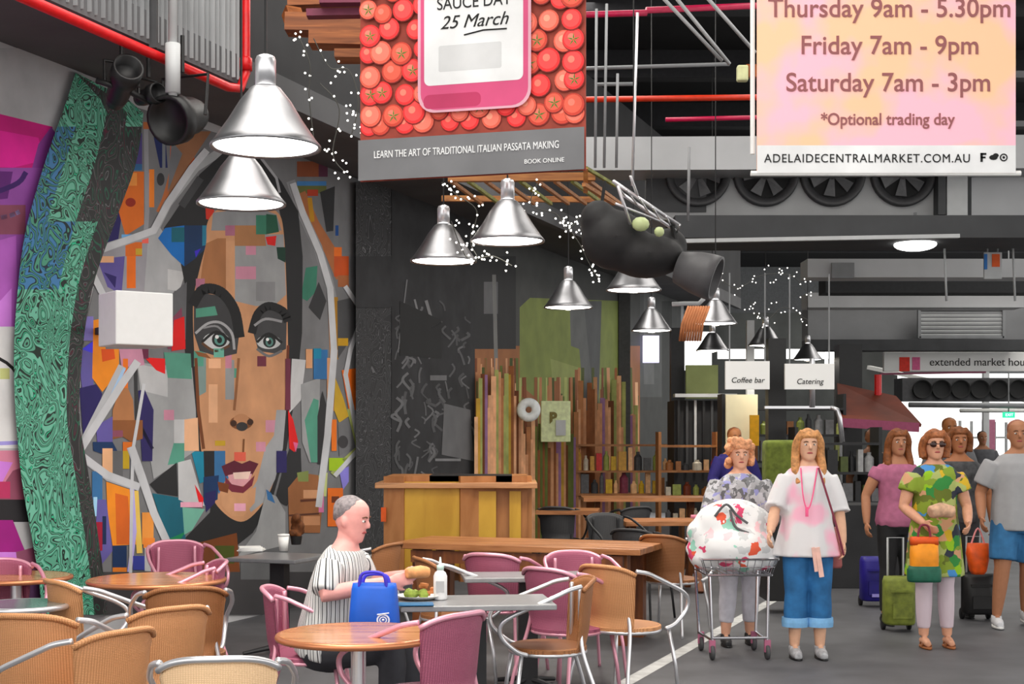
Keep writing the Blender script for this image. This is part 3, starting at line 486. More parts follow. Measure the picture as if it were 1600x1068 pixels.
for u, v in tom:
    a, b, c = random.choice(pal_t if u > .4 else pal_t[1:2]*2+pal_t); r = random.uniform(.05, .062); k += 1
    u = min(max(u, r), Wb-r); v = max(v, .225+r)
    disc(T, u, v, r, (120, 20, 12), k); disc(T, u-.002, v+.003, r*.95, a, k+.3); disc(T, u-.004, v+.006, r*.78, b, k+.5); disc(T, u-.012, v+.014, r*.3, c, k+.7)
    if random.random() < .3:
        for j in range(5):
            an = j*1.257+.3; T.poly([U*(u)+V*(v)+Nn*(.0015+.00025*(k+1)), U*(u+.012*math.cos(an+.35))+V*(v+.012*math.sin(an+.35))+Nn*(.0015+.00025*(k+1)), U*(u+.036*math.cos(an))+V*(v+.036*math.sin(an))+Nn*(.0015+.00025*(k+1)), U*(u+.012*math.cos(an-.35))+V*(v+.012*math.sin(an-.35))+Nn*(.0015+.00025*(k+1))], col=(72, 120, 42))
K = k+4
def rect(mb, u0, v0, u1, v1, c, kk_): mb.poly([U*u0+V*v0+Nn*(.0012+.00025*kk_), U*u1+V*v0+Nn*(.0012+.00025*kk_), U*u1+V*v1+Nn*(.0012+.00025*kk_), U*u0+V*v1+Nn*(.0012+.00025*kk_)], col=c)
rect(T, 0, 0, Wb, .205, (112, 112, 114), K); T.build('printed_picture', paint_mat(), tb)
J = MB(); ju0, ju1 = (668-563)/q, (820-563)/q+.02; jb = (284-188)/q
def rr(mb, u0, v0, u1, v1, r, c, kk_, z=.0012):
    pts = []
    for (cu, cv, a0) in ((u0+r, v0+r, PI), (u1-r, v0+r, 1.5*PI), (u1-r, v1-r, 0), (u0+r, v1-r, PI/2)):
        for i in range(7): a = a0+i*PI/12; pts.append((cu+r*math.cos(a), cv+r*math.sin(a)))
    mb.poly([U*u+V*v+Nn*(z+.00025*kk_) for u, v in pts], col=c)
rr(J, ju0-.03, jb, ju1+.03, Hb+.0, .09, (215, 160, 175), K+2); rr(J, ju0-.015, jb+.012, ju1+.015, Hb, .085, (205, 75, 120), K+3); rr(J, ju0, jb+.02, ju0+.3, jb+.09, .03, (182, 48, 92), K+4)
J.build('jar_picture', paint_mat(), tb)
J = MB(); rr(J, ju0+.004, jb+.135, ju1-.01, Hb, .03, (222, 222, 222), K+6); rr(J, ju0+.08, jb+.2, ju1-.12, jb+.33, .01, (200, 200, 200), K+7); lab = J.build('jar_label', paint_mat(), tb)
ink = mat('black_ink', (22, 22, 22), .8, var=0); wink = mat('white_ink', (238, 238, 238), .8, var=0)
rotb = (PI/2, 0, math.atan2(U.y, U.x)); zo = .0012+.00025*(K+9)
def on(u, v): return U*u+V*v+Nn*zo
ju = (ju0+ju1)/2
text('lettering', 'SAUCE DAY', .085, ink, lab, on(ju, jb+.535), rotb, wscale=.85); text('lettering', '25 March', .092, ink, lab, on(ju, jb+.44), rotb, shear=.35)
J = MB(); J.tube([on(ju-.05, jb+.375), on(ju+.05, jb+.392), on(ju+.17, jb+.39)], .004, 6); J.build('underline', ink, lab)
text('lettering', 'LEARN THE ART OF TRADITIONAL ITALIAN PASSATA MAKING', .052, wink, tb, on(Wb/2-.02, .125), rotb, wscale=.66)
text('lettering', 'BOOK ONLINE', .03, wink, tb, on(Wb-.2, .05), rotb)
# ---------------- opening hours banner ----------------
D2 = 7.2
bl, br = P(1183, 270, D2), P(1587, 270, D2); zt = 4.2; tl, tr = bl.copy(), br.copy(); tl.z = tr.z = zt
m, nt, b, tc = base('hours_paper', .8)
nz = N(nt, 'ShaderNodeTexNoise', Scale=2.2, Detail=3); nt.links.new(tc.outputs['Object'], nz.inputs['Vector'])
rmp = ramp(nt, [(.42, (250, 200, 160)), (.56, (255, 190, 205))], 'LINEAR'); nt.links.new(nz.outputs['Fac'], rmp.inputs[0]); nt.links.new(rmp.outputs[0], b.inputs['Base Color'])
hb, MM, U, V, Nn = poster('opening_hours_banner', 'hanging pale pink and peach banner listing opening hours', 'banner', (bl, br, tr, tl), .012, m)
Wb = (br-bl).length; q = 404/Wb; zo = .003
J = MB(); J.poly([U*0+Nn*.001, U*Wb+Nn*.001, U*Wb+V*(43/q)+Nn*.001, V*(43/q)+Nn*.001], col=(228, 228, 228)); J.build('footer_strip', paint_mat(), hb)
mau = mat('mauve_ink', (150, 92, 92), .8, var=0)
for s, px, py, sz in (('Thursday 9am - 5.30pm', 1390, 14, .135), ('Friday 7am - 9pm', 1390, 72, .135), ('Saturday 7am - 3pm', 1388, 130, .135), ('*Optional trading day', 1387, 187, .085)):
    text('lettering', s, sz, mau, hb, U*((px-1183)/q)+V*((270-py)/q)+Nn*zo, rotb if False else (PI/2, 0, 0), off=.001, ext=.001, wscale=.96 if sz > .1 else .92)
text('lettering', 'ADELAIDECENTRALMARKET.COM.AU', .062, ink, hb, U*((1355-1183)/q)+V*((270-248)/q)+Nn*zo, (PI/2, 0, 0), space=1.12, wscale=.92)
J = MB()
for i, x in enumerate((1535, 1552, 1568)):
    c = U*((x-1183)/q)+V*((270-246)/q)+Nn*zo
    if i == 0: J.box(c+Vector((-.005, 0, 0)), (.012, .002, .045)); J.box(c+Vector((.004, 0, .018)), (.03, .002, .01)); J.box(c+Vector((.002, 0, 0)), (.026, .002, .009))
    elif i == 1: J.ball(c, .017, 10, sc=(1.3, .08, .8)); J.ball(c+Vector((.012, 0, .01)), .012, 8, sc=(1.3, .08, 1))
    else: J.lathe([(.014, -.001), (.02, -.001), (.02, .001), (.014, .001)], 16, c, M=Matrix.Rotation(PI/2, 3, 'X')); J.ball(c, .007, 8, sc=(1, .1, 1))
J.build('social_icons', ink, hb)
J = MB(); J.tube([(-.02, .02, .1), (-.02, .02, zt-bl.z+.3)], .012, 8); J.build('hanging_rod', WHITE, hb)
J = MB(); J.tube([(-.03, .015, 0), (Wb+.03, .015, 0)], .014, 8); J.build('bottom_rod', WHITE, hb)
J = MB(); J.tube([(-.02, .02, zt-bl.z), (Wb+.02, .02, zt-bl.z)], .014, 8); J.build('top_rod', WHITE, hb)
# ---------------- overhead pipes, cables and frames in the middle ----------------
def pipe(name, pts, r, m, label, cat='pipe', group=None):
    return tag(MB().tube([P(*p) for p in pts], r, 8).build(name, m, None, True), label, cat, group)
pipe('fire_pipe', [(880, 24, 12), (1010, 20, 12.2), (1010, 16, 12.2), (1250, 6, 12.6)], .028, CRIMSON, 'crimson pipe crossing at the very top between the two banners')
pipe('fire_pipe', [(880, 156, 14), (1100, 153, 14), (1250, 151, 14)], .03, mat('orange_pipe_paint', (205, 50, 20), .4), 'orange red pipe crossing behind the hours banner at mid height')
pipe('fire_pipe', [(1040, 187, 15), (1200, 183, 15)], .025, CRIMSON, 'short dim crimson pipe below the orange red one')
pipe('conduit', [(880, 108, 13), (1140, 100, 13)], .018, GREY, 'thin grey horizontal conduit above the orange red pipe', 'conduit')
pipe('conduit', [(930, 132, 13.2), (995, 131, 13.2)], .018, GREY, 'short grey conduit stub right of the tomato banner', 'conduit')
for i, (x0, x1, y0, y1, lb) in enumerate([(948, 944, 66, 262, 'leftmost thin hanging cable right of the tomato banner'), (932, 930, 74, 262, 'thin hanging cable touching the right edge of the tomato banner'), (996, 988, 80, 290, 'long bright hanging cable above the lighting frame'), (965, 963, 175, 262, 'short hanging cable between the longer ones'), (1077, 1075, 290, 345, 'thin cable in front of the leftmost fan')]):
    pipe('hanging_cable', [(x0, y0-60, 9), (x1, y1, 9)], .009, ALU if i == 2 else GREY, lb, 'cable')
for i, (x0, y0, x1, y1) in enumerate([(1040, 0, 1128, 95), (1062, 0, 1140, 100), (1110, 0, 1180, 82)]):
    pipe('stay_rod', [(x0-15, y0-15, 12), (x1, y1, 12.4)], .016, LGREY, ['leftmost slanting grey stay rod between the banners', 'middle slanting grey stay rod between the banners', 'slanting stay rod nearest the hours banner'][i], 'rod')
# small cream junction lamp near hours banner
t = thing('wall_light', 'small cream light fitting beside the left edge of the hours banner', 'light', tuple(P(1160, 115, 9)))
J = MB(); J.box((0, 0, 0), (.07, .06, .10)); bevel(J.build('cover', mat('cream_plastic', (205, 210, 160), .5), t), .01); J = MB(); J.box((.06, .02, .02), (.07, .05, .08)); J.build('mount', mat('rust', (140, 72, 20), .7), t)
# fairy lights
wire = mat('light_wire', (60, 60, 55), .6); fb = mat('fairy_bulb', (255, 250, 240), emit=4)
_b = MB().ball((0, 0, 0), .006, 6).build('bulb', fb); bulb_me = _b.data; bpy.data.objects.remove(_b)
def strand(label, pts, n, jit, d):
    pp = spl([P(x, y, d) for x, y in pts], 8); o0 = pp[0]; t = thing('fairy_light_string', label, 'string lights', tuple(o0), 0, 'fairy light strings hanging from the roof')
    MB().tube([p-o0 for p in pp], .003, 4).build('wire', wire, t)
    for i in range(n):
        f = random.random()*(len(pp)-1.01); a = pp[int(f)].lerp(pp[int(f)+1], f % 1)+Vector((random.uniform(-jit, jit), random.uniform(-.04, .04), random.uniform(-jit, jit)))
        o = bpy.data.objects.new('bulb', bulb_me); COL.objects.link(o); o.parent = t; o.location = a-o0
strand('fairy lights left of the tomato banner, hanging straight down', [(466, 56), (484, 100), (483, 150), (490, 215)], 16, .03, 8)
strand('fairy lights close along the left edge of the tomato banner', [(490, 60), (515, 105), (545, 110), (560, 160), (548, 215)], 26, .05, 8.2)
strand('fairy lights sprinkled left of the grey banner strip', [(500, 130), (530, 170), (520, 240), (540, 270)], 20, .05, 8.2)
strand('fairy lights falling past the left of the second lamp row', [(690, 285), (715, 305), (745, 330), (735, 375), (745, 400)], 34, .045, 8.6)
strand('fairy lights around the shade in front of the charcoal wall', [(705, 345), (720, 385), (735, 405), (770, 400), (800, 415)], 30, .045, 8.7)
strand('fairy lights below the slatted timber frame', [(840, 285), (830, 320), (870, 335), (885, 360), (905, 340)], 42, .05, 8.9)
strand('fairy lights left of the big black stage light', [(880, 345), (905, 380), (920, 410), (935, 435)], 26, .04, 9)
strand('faint fairy lights over the market bar lamps', [(1115, 425), (1150, 450), (1190, 430), (1235, 430), (1260, 455)], 34, .09, 14)
strand('faint fairy lights hanging above the white signs', [(1170, 470), (1195, 500), (1225, 480), (1262, 500)], 26, .09, 14.5)
# timber slatted frame
tim = wood_mat('pine', (176, 118, 60), (120, 66, 24), 3, .6); tim2 = wood_mat('green_pine', (150, 152, 70), (90, 96, 30), 3, .6)
sf = thing('slatted_timber_frame', 'hanging timber frame with slanting slats below the tomato banner', 'timber frame', tuple(P(830, 280, 9.2)))
o0 = P(830, 280, 9.2)
def sl(a, b, wd, m, nm='slat'):
    MB().beam(P(*a)-o0, P(*b)-o0, wd, wd).build(nm, m, sf)
sl((700, 278, 9.2), (930, 276, 9.2), .05, tim, 'rail'); sl((690, 310, 10.2), (960, 312, 10.4), .04, tim, 'rail')
for i, x in enumerate(range(705, 925, 27)): sl((x, 283, 9.2), (x+48, 318, 10.3), .022, tim2 if i % 3 == 1 else tim)
sl((915, 262, 9.0), (962, 290, 9.4), .02, tim2); sl((912, 288, 9.0), (960, 318, 9.4), .025, tim); sl((915, 262, 9), (915, 300, 9.1), .03, tim, 'rail')
# brown beams top-left of banner
m_ = MB(); m_.beam(P(452, 8, 10.6), P(640, 2, 10.6), .2, .06); m_.beam(P(448, 38, 10.4), P(640, 44, 10.4), .2, .13); m_.beam(P(485, 62, 10.3), P(640, 66, 10.3), .2, .10); m_.beam(P(525, 88, 10.2), P(640, 88, 10.2), .2, .06); m_.beam(P(455, 18, 10.5), P(465, 48, 10.4), .12, .1)
tag(m_.build('timber_rafters', wood_mat('rafter_wood', (170, 100, 50), (105, 52, 14), 2, .6)), 'weathered brown timbers high up left of the tomato banner', 'rafters')
m_ = MB(); m_.beam(P(480, 22, 9.9), P(600, 20, 9.9), .1, .05); m_.beam(P(500, 3, 9.8), P(600, 2, 9.8), .1, .04); tag(m_.build('maroon_joist', mat('maroon_paint', (110, 42, 66), .6)), 'dim maroon joist in front of the brown rafters', 'joist')
# truss + stage light
tr_ = thing('lighting_truss', 'slanting silver truss over the big black stage light', 'truss', tuple(P(1010, 320, 8.6))); o0 = P(1010, 320, 8.6)
def tt(a, b, r=.012, nm='chord'): MB().tube([P(*a)-o0, P(*b)-o0], r, 8).build(nm, ALU, tr_, True)
tt((958, 283, 8.5), (1062, 352, 8.8)); tt((968, 300, 8.9), (1058, 362, 9.1)); tt((962, 318, 8.5), (1030, 345, 8.8), .008)
for i in range(6): f = i/5; tt((958+104*f, 283+69*f, 8.5), (968+90*min(1, f+.1), 300+62*min(1, f+.1), 8.9), .006, 'brace')
tt((985, 275, 8.5), (996, 305, 8.6), .009, 'brace'); tt((965, 290, 8.5), (985, 350, 8.6), .01, 'brace')
bgb = thing('stage_light', 'big black drooping stage light cluster under the silver truss', 'stage light', tuple(P(980, 370, 8.8)))
b = MB(); o0 = P(980, 370, 8.8)
b.ball(P(935, 345, 8.8)-o0, .12, 16, sc=(1, 1.2, 1.1)); b.ball(P(960, 375, 8.8)-o0, .20, 16, sc=(1.05, 1, .95)); b.ball(P(1010, 400, 8.8)-o0, .20, 16, sc=(1.2, 1, .7)); b.ball(P(1045, 385, 8.9)-o0, .12, 16); b.ball(P(925, 365, 8.8)-o0, .09, 12, sc=(.8, 1, 1.8))
remesh(b, 'hood', mat('black_hood', (30, 30, 31), .7, var=.2), bgb, .02, 6)
b = MB(); b.lathe([(0, -.12), (.1, -.11), (.13, 0), (.14, .08), (.14, .14), (.12, .14), (.11, .08), (0, .07)], 24, P(1086, 425, 8.7)-o0, M=Matrix.Rotation(1.25, 3, 'Z')@Matrix.Rotation(1.9, 3, 'X')); b.build('drum_lamp', mat('drum_grey', (72, 72, 74), .5), bgb, True)
b = MB(); b.ball(P(1001, 350, 8.6)-o0, .05, 12, sc=(1.1, .8, .9)); b.ball(P(1030, 362, 8.6)-o0, .032, 10); b.build('lens', mat('pale_lens', (190, 205, 150), .3), bgb, True)
b = MB(); b.tube([P(940, 320, 8.8)-o0, P(945, 283, 8.8)-o0], .012, 6); b.tube([P(1050, 352, 8.8)-o0, P(1060, 400, 8.8)-o0], .015, 6); b.build('hanger', BLACK, bgb)
m_ = MB(); m_.tube([P(1050, 475, 9), P(1070, 474, 9), P(1092, 474, 9), P(1100, 466, 9)], .014, 8); tag(m_.build('curved_hook', LGREY, None, True), 'curved pale metal hook under the black drum light', 'hook')
# cane decoration
m_ = MB()
for i in range(9):
    x = 1062+i*4; m_.tube([P(x+14, 478, 13), P(x+4, 505, 13), P(x, 532, 13.1)], .012, 5)
tag(m_.build('cane_bundle', mat('cane', (200, 130, 85), .7), None, True), 'dangling bundle of orange brown canes beside a pendant lamp', 'decoration')
# ---------------- services on the right ----------------
zt_ = 17.5
def bar(name, x0, y0, x1, y1, d, dep, m, label=None, cat=None, kind=None, slope=0, par=None):
    a, b = P(x0, (y0+y1)/2, d), P(x1, (y0+y1)/2+slope, d+ (0 if not slope else 0)); h = abs(y1-y0)/FPX*d
    mb = MB(); mb.beam(a+Vector((0, dep/2, 0)), b+Vector((0, dep/2, 0)), dep, h); o = mb.build(name, m, par); tag(o, label, cat, None, kind); return o
bar('air_duct', 880, 214, 1700, 266, 17, .7, mat('duct_grey', (165, 166, 168), .45, .2, .12, 1), 'long pale grey air duct passing behind the hours banner', 'duct', slope=-4)
fu = thing('fan_unit', 'grey cooling unit with a row of four big round fans', 'cooling unit', tuple(P(1250, 280, 17.6))); o0 = P(1250, 280, 17.6)
b = MB(); b.box((0, .35, -.03), (3.75, .7, .95)); b.build('casing', mat('casing_grey', (150, 151, 152), .5, var=.12, scale=1.5), fu)
b = MB(); b.box((-1.55, -.015, .02), (.75, .02, .86)); b.build('dark_side_panel', DGREY, fu)
for x in (1090, 1196, 1300, 1410):
    c = P(x, 272, 17.6)-o0; RX = Matrix.Rotation(PI/2, 3, 'X')
    b = MB(); b.lathe([(.30, .0), (.41, .0), (.41, .07), (.38, .08), (.33, .05), (.30, .02)], 32, c, M=RX, closed=True); fr = b.build('fan_ring', mat('fan_ring', (58, 58, 60), .5), fu, True)
    b = MB(); b.lathe([(0, .012), (.31, .012), (.31, -.02), (0, -.02)], 28, c, M=RX); b.build('fan_well', mat('fan_well', (22, 22, 23), .8), fr)
    b = MB()
    for i in range(6):
        a = i*PI/3+x; p0 = c+Vector((.06*math.cos(a), -.03, .06*math.sin(a))); p1 = c+Vector((.28*math.cos(a), -.03, .28*math.sin(a))); tn = Vector((-math.sin(a), 0, math.cos(a)))
        b._a([p0-tn*.03, p1-tn*.09+Vector((0, -.03, 0)), p1+tn*.06, p0+tn*.03], [(0, 1, 2, 3)])
    b.ball(c+Vector((0, -.03, 0)), .07, 12, sc=(1, .5, 1)); b.build('fan_blades', mat('fan_blade', (88, 88, 90), .4), fr)
bar('duct_box', 1466, 262, 1478, 335, 17.4, .5, DGREY, 'narrow dark upright panel right of the fan unit', 'duct'); bar('duct_box', 1480, 262, 1512, 336, 17.4, .5, LGREY, 'slim light grey upright duct right of the fan unit', 'duct')
bar('duct_box', 1518, 258, 1700, 338, 17.6, .6, mat('duct_grey'  , (165, 166, 168)), 'wide pale grey duct end at the right edge, below the hours banner', 'duct')
bar('ceiling_bulkhead', 1055, 336, 1700, 371, 17, 1.2, mat('bulkhead', (60, 61, 63), .8, var=.15, scale=2), kind='structure')
bar('strip_light', 1062, 373, 1500, 379, 16.8, .08, LGREY, 'long thin pale strip light under the dark bulkhead', 'strip light', slope=-8)
dm = thing('dome_light', 'bright white round dome light under the dark bulkhead', 'ceiling light', tuple(P(1430, 382, 17.5)))
b = MB(); b.ball((0, 0, 0), .26, 24, sc=(1, 1, .3)); b.build('diffuser', mat('dome_glow', (255, 255, 252), emit=3), dm, True); b = MB(); b.lathe([(.0, .03), (.30, .03), (.28, .12), (0, .14)], 24); b.build('lamp_rim', GREY, dm, True); b = MB(); b.tube([(0, 0, .14), (0, 0, .4)], .02, 6); b.build('stem', GREY, dm)
bar('air_duct', 1262, 404, 1640, 433, 20, .5, mat('pale_beam', (185, 186, 188), .6, var=.12, scale=1), 'upper pale steel duct across the right side, below the dome light', 'duct')
bar('beam_cover', 1300, 410, 1335, 434, 19.9, .05, GREY, 'grey cover plate on the left of the upper pale duct', 'cover plate')
bar('air_duct', 1262, 457, 1600, 480, 23, .5, mat('pale_beam', (185, 186, 188)), 'lower pale steel duct with the louvre grille beneath', 'duct')
bar('ceiling_panel', 1262, 481, 1600, 532, 24.4, .5, mat('panel_grey', (118, 119, 121), .7, var=.25, scale=.8), kind='structure')
bar('ceiling_fascia', 1262, 530, 1700, 547, 24, .5, DGREY, kind='structure'); bar('ceiling_fascia', 1290, 434, 1700, 457, 22, .5, mat('fascia_dark', (40, 41, 43), .8), kind='structure')
lv = thing('louvre_grille', 'grey horizontal louvre grille below the lower pale duct', 'grille', tuple(P(1502, 505, 24.1))); o0 = P(1502, 505, 24.1)
b = MB(); h = 24.1/FPX
for x in (-66, 66): b.box((x*h, 0, 0), (.05, .06, 46*h))
for y in (-22, 22): b.box((0, 0, y*h), (132*h, .06, .04))
b.build('frame', GREY, lv)
b = MB()
for i in range(7): b.box((0, .02, (-18+i*6)*h), (128*h, .05, .035), R=Matrix.Rotation(.5, 3, 'X'))
b.build('louvre_blades', LGREY, lv)
t = thing('hanging_sign', 'small hanging sign with blue edges and an orange patch at the far right', 'sign', tuple(P(1551, 415, 18)))
h = 18/FPX; b = MB(); b.box((0, 0, 0), (28*h, .04, 42*h)); bevel(b.build('board', LGREY, t)); b = MB(); b.box((4*h, -.025, 8*h), (12*h, .01, 20*h)); b.build('orange_patch', mat('orange', (205, 80, 10), .6), t); b = MB(); b.box((-12*h, -.025, 6*h), (5*h, .01, 24*h)); b.build('blue_edge', mat('blue_plastic', (30, 100, 170), .6), t); b = MB(); b.tube([(-8*h, 0, 20*h), (-8*h, 0, 60*h)], .01, 6); b.tube([(8*h, 0, 20*h), (8*h, 0, 60*h)], .01, 6); b.build('hanger', GREY, t)
for x in (1475, 1582): pipe('hanger_rod', [(x, 372, 18), (x+4, 470, 18)], .015, LGREY, 'thin vertical hanger rod %s' % ('right of the dome light' if x == 1475 else 'at the far right beside the small sign'), 'rod')
# long white sign
lw = thing('market_sign', 'long white sign band with dark lettering at the far right', 'sign', tuple(P(1500, 565, 25))); h = 25/FPX
b = MB(); b.box((5*h, 0, 0), (250*h, .1, 30*h)); bevel(b.build('board', mat('sign_white', (240, 240, 238), .6, var=0), lw)); b = MB(); b.box((-88*h, -.055, -4*h), (16*h, .01, 22*h)); b.build('red_emblem', mat('sign_red', (230, 50, 30), .6), lw)
b = MB(); b.box((-70*h, -.055, -3*h), (12*h, .01, 20*h)); b.build('pink_emblem', mat('sign_pink', (225, 100, 150), .6), lw); text('lettering', 'extended market hours', 17*h, ink, lw, (32*h, -.056, -1*h))
b = MB(); b.beam((-125*h, 0, -19*h), (40*h, 0, -16*h), .05, 3*h); b.build('edge_rail', mat('pink_rail', (140, 70, 95), .6), lw)
# far fan row
ff = thing('fan_unit', 'dark row of small far fans under the long white sign', 'cooling unit', tuple(P(1510, 608, 27))); h = 27/FPX
b = MB(); b.box((0, .3, 0), (200*h, .6, 36*h)); b.build('casing', mat('far_dark', (66, 66, 68), .8), ff)
for i in range(6):
    b = MB(); b.lathe([(.0, .0), (10*h, 0), (13*h, .02), (15*h, .06), (15*h, .0)], 20, (( -70+i*30)*h, -.02, 0), M=Matrix.Rotation(PI/2, 3, 'X')); b.build('fan_ring', mat('fan_well', (22, 22, 23)), ff, True)
pipe('far_pipe', [(1420, 632, 26), (1640, 634, 26)], .05, GREY, 'grey pipe under the far fan row', 'pipe'); pipe('far_pipe', [(1500, 641, 27), (1640, 641, 27)], .04, WHITE, 'white pipe above the green exit sign', 'pipe')

t = thing('exit_sign', 'small glowing green exit sign at the far right', 'sign', tuple(P(1576, 648, 26))); h = 26/FPX
b = MB(); b.box((0, 0, 0), (18*h, .06, 9*h)); b.build('housing', mat('exit_green', (40, 200, 140), emit=.9), t); q_ = MB(); q_.tube([(0, 0, 4*h), (0, 0, 7.1-2.03)], .012, 6); q_.build('hanger', GREY, t); text('lettering', 'EXIT', 6*h, mat('exit_white', (235, 255, 245), emit=1), t, (0, -.035, 0))
# awning
aw = thing('awning', 'dark red and brown sloping stall awning beside the walkers', 'awning', tuple(P(1370, 640, 20))); o0 = P(1370, 640, 20)
b = MB(); A = [P(1308, 598, 20), P(1400, 618, 19.4), P(1440, 662, 18.4), P(1312, 655, 18.4)]; A = [a-o0 for a in A]; b._a(A+[a-Vector((0, -.02, .04)) for a in A], [(0, 1, 2, 3), (7, 6, 5, 4), (3, 2, 6, 7), (0, 3, 7, 4), (1, 0, 4, 5), (2, 1, 5, 6)]); b.build('canopy', mat('awning_brown', (112, 45, 20), .7, var=.3, scale=2), aw)
b = MB(); b.beam(P(1310, 656, 18.4)-o0+Vector((0, 0, -.03)), P(1436, 664, 18.4)-o0+Vector((0, 0, -.03)), .03, .12); b.build('valance', mat('awning_pink', (150, 70, 100), .7), aw)
b = MB(); b.tube([P(1314, 656, 18.5)-o0, P(1314, 860, 18.5)-o0], .02, 6); b.build('pole', GREY, aw)
b = MB(); b.tube([P(1372, 618, 19.5)-o0, P(1372, 585, 19.5)-o0], .05, 8); b.build('red_tie', RED, aw)
# ---------------- chairs and tables ----------------
WT = wicker_mat('wicker_tan', (215, 155, 105), (130, 78, 36)); WM = wicker_mat('wicker_maroon', (175, 92, 118), (92, 32, 58)); WC = wicker_mat('wicker_cream', (250, 212, 168), (205, 160, 115)); WK = wicker_mat('wicker_dark', (62, 62, 64), (24, 24, 26)); WB = wicker_mat('wicker_brown', (170, 112, 66), (92, 50, 18))
PINKT = mat('pink_tube', (225, 160, 178), .35, .4, 0)
def make_chair(wk, tube, label):
    t = thing('bistro_chair', label, 'chair')
    b = MB(); b.rings([(.425, .20, .19), (.432, .222, .212), (.452, .222, .212), (.458, .21, .20)], 28); b.build('seat', wk, t, False)
    b = MB(); R0 = .232; n = 18; za = [.455, .53, .62, .71, .79, .815]
    vs = []; 
    for sgn in (0, 1):
        for z in za:
            for i in range(n+1):
                a = math.radians(90-51+102*i/n); rr_ = R0+.03*(z-.5)/.3-sgn*.014-(.012 if z in (.455, .815) else 0)*(0 if sgn else 1)
                zz = z-(abs(i/n-.5)*2)**3*.05 if z > .75 else z
                vs.append((rr_*math.cos(a)*1.02, rr_*math.sin(a)*.95, zz))
    fs = []; w_ = n+1; h = len(za)
    for s_ in (0, 1):
        for r in range(h-1):
            for i in range(n):
                q = s_*h*w_+r*w_+i; f = (q, q+1, q+w_+1, q+w_); fs.append(f if s_ == 0 else f[::-1])
    for i in range(n):
        for r in (0, h-1): q = r*w_+i; fs.append((q, q+1, q+1+h*w_, q+h*w_))
    for r in range(h-1):
        for i in (0, n): q = r*w_+i; fs.append((q, q+w_, q+w_+h*w_, q+h*w_))
    b._a(vs, fs); b.build('backrest', wk, t, True)
    for sx in (-1, 1):
        b = MB(); b.tube([(.20*sx, -.17, .43), (.225*sx, -.2, .22), (.245*sx, -.215, 0)], .0115, 8); b.build('leg', tube, t, True)
        b = MB(); b.tube(spl([(.135*sx, .155, .78), (.14*sx, .155, .6), (.17*sx, .165, .43), (.21*sx, .235, .2), (.235*sx, .27, 0)], 5), .0115, 8); b.build('leg', tube, t, True)
        b = MB(); b.tube(spl([(.205*sx, .15, .79), (.235*sx, .08, .775), (.25*sx, .02, .75), (.265*sx, -.10, .70), (.265*sx, -.22, .65), (.255*sx, -.285, .60), (.245*sx, -.28, .53), (.225*sx, -.20, .455), (.20*sx, -.14, .43)], 6), .0125, 8); b.build('armrest', tube, t, True)
    b = MB(); b.tube([((R0+.034)*math.cos(math.radians(39+102*i/20))*1.02, (R0+.034)*math.sin(math.radians(39+102*i/20))*.95, .815-(abs(i/20-.5)*2)**3*.05) for i in range(21)], .013, 8); b.build('back_frame', tube if wk in (WC, WM) else wk, t, True)
    b = MB(); b.tube([(.215*math.cos(2*PI*i/24), .205*math.sin(2*PI*i/24), .425) for i in range(24)], .011, 8, closed=True); b.build('seat_ring', tube, t, True)
    return t
protos = {}
def chair(px, py, z, yaw, kind, label, sc=1.0, d=None):
    sc = 1+(sc-1)*.3
    wk, tb_ = {'tan': (WT, ALU), 'maroon': (WM, PINKT), 'cream': (WC, ALU), 'dark': (WK, DARK), 'brown': (WB, ALU)}[kind]
    auto = d is None and z == B; d = d or dz(py, z*sc)
    if kind not in protos: protos[kind] = make_chair(wk, tb_, label); t = protos[kind]
    else: t = copy_tree(protos[kind]); t['label'] = label
    t['group'] = 'bistro chairs around the cafe tables'
    p = P(px, 680, d)
    if auto: p.x += math.sin(yaw)*.24*sc; p.y -= math.cos(yaw)*.24*sc
    t.location = (p.x, p.y, 0); t.rotation_euler = (0, 0, yaw); t.scale = (sc,)*3; return t
# backrest lies on local +Y ; yaw=pi shows its back to the eye. (px, row of the top of the backrest)
B = .83
chair(32, 956, B, PI-.12, 'tan', 'tan wicker chair cut by the left edge of the photo, seen from behind', 1.2)
chair(80, 903, B, PI-.9, 'tan', 'tan wicker chair at the left with its arm curling towards the long table', 1.15)
chair(292, 914, B, PI+.3, 'brown', 'darker brown wicker chair at the round wooden table in front of the mural', 1.1)
chair(278, 944, B, PI+.75, 'tan', 'tan wicker chair with silver arm sweeping right, just in front of the darker brown chair', 1.1)
chair(200, 979, B, PI+1.0, 'tan', 'tan wicker chair low at the left, between the edge chair and the cream chair', 1.1)
chair(340, 1022, B, PI+.15, 'cream', 'pale cream wicker chair at the bottom edge, brightest of all chairs', 1.12)
chair(728, 953, B, -2.25, 'maroon', 'maroon wicker chair with pink frame right of the round front table', 1.12)
chair(856, 1008, .45, -1.45, 'brown', 'brown wicker chair seen from the side with long silver arms, right of the maroon chair', 1.12)
chair(936, 880, B, PI-.75, 'tan', 'tall tan wicker chair by the thick leg of the long timber table', 1.15)
chair(482, 905, B, PI/2+.0, 'maroon', 'maroon chair on which the man in the striped shirt sits', 1.0, d=7.75)
chair(285, 858, B, .5, 'maroon', 'maroon chair close to the foot of the face mural', 1.1, d=10.6)
chair(350, 872, B, -1.2, 'maroon', 'maroon chair between the round wooden table and the grey rectangular table', 1.1)
chair(760, 862, B, 2.7, 'maroon', 'maroon chair behind the sauce bottle, facing the grey table', 1.1)
chair(845, 884, B, 2.4, 'maroon', 'maroon chair at the right of the grey table under the long timber table', 1.1)
chair(890, 858, B, .3, 'maroon', 'dim maroon chair half hidden beneath the long timber table', 1.05)
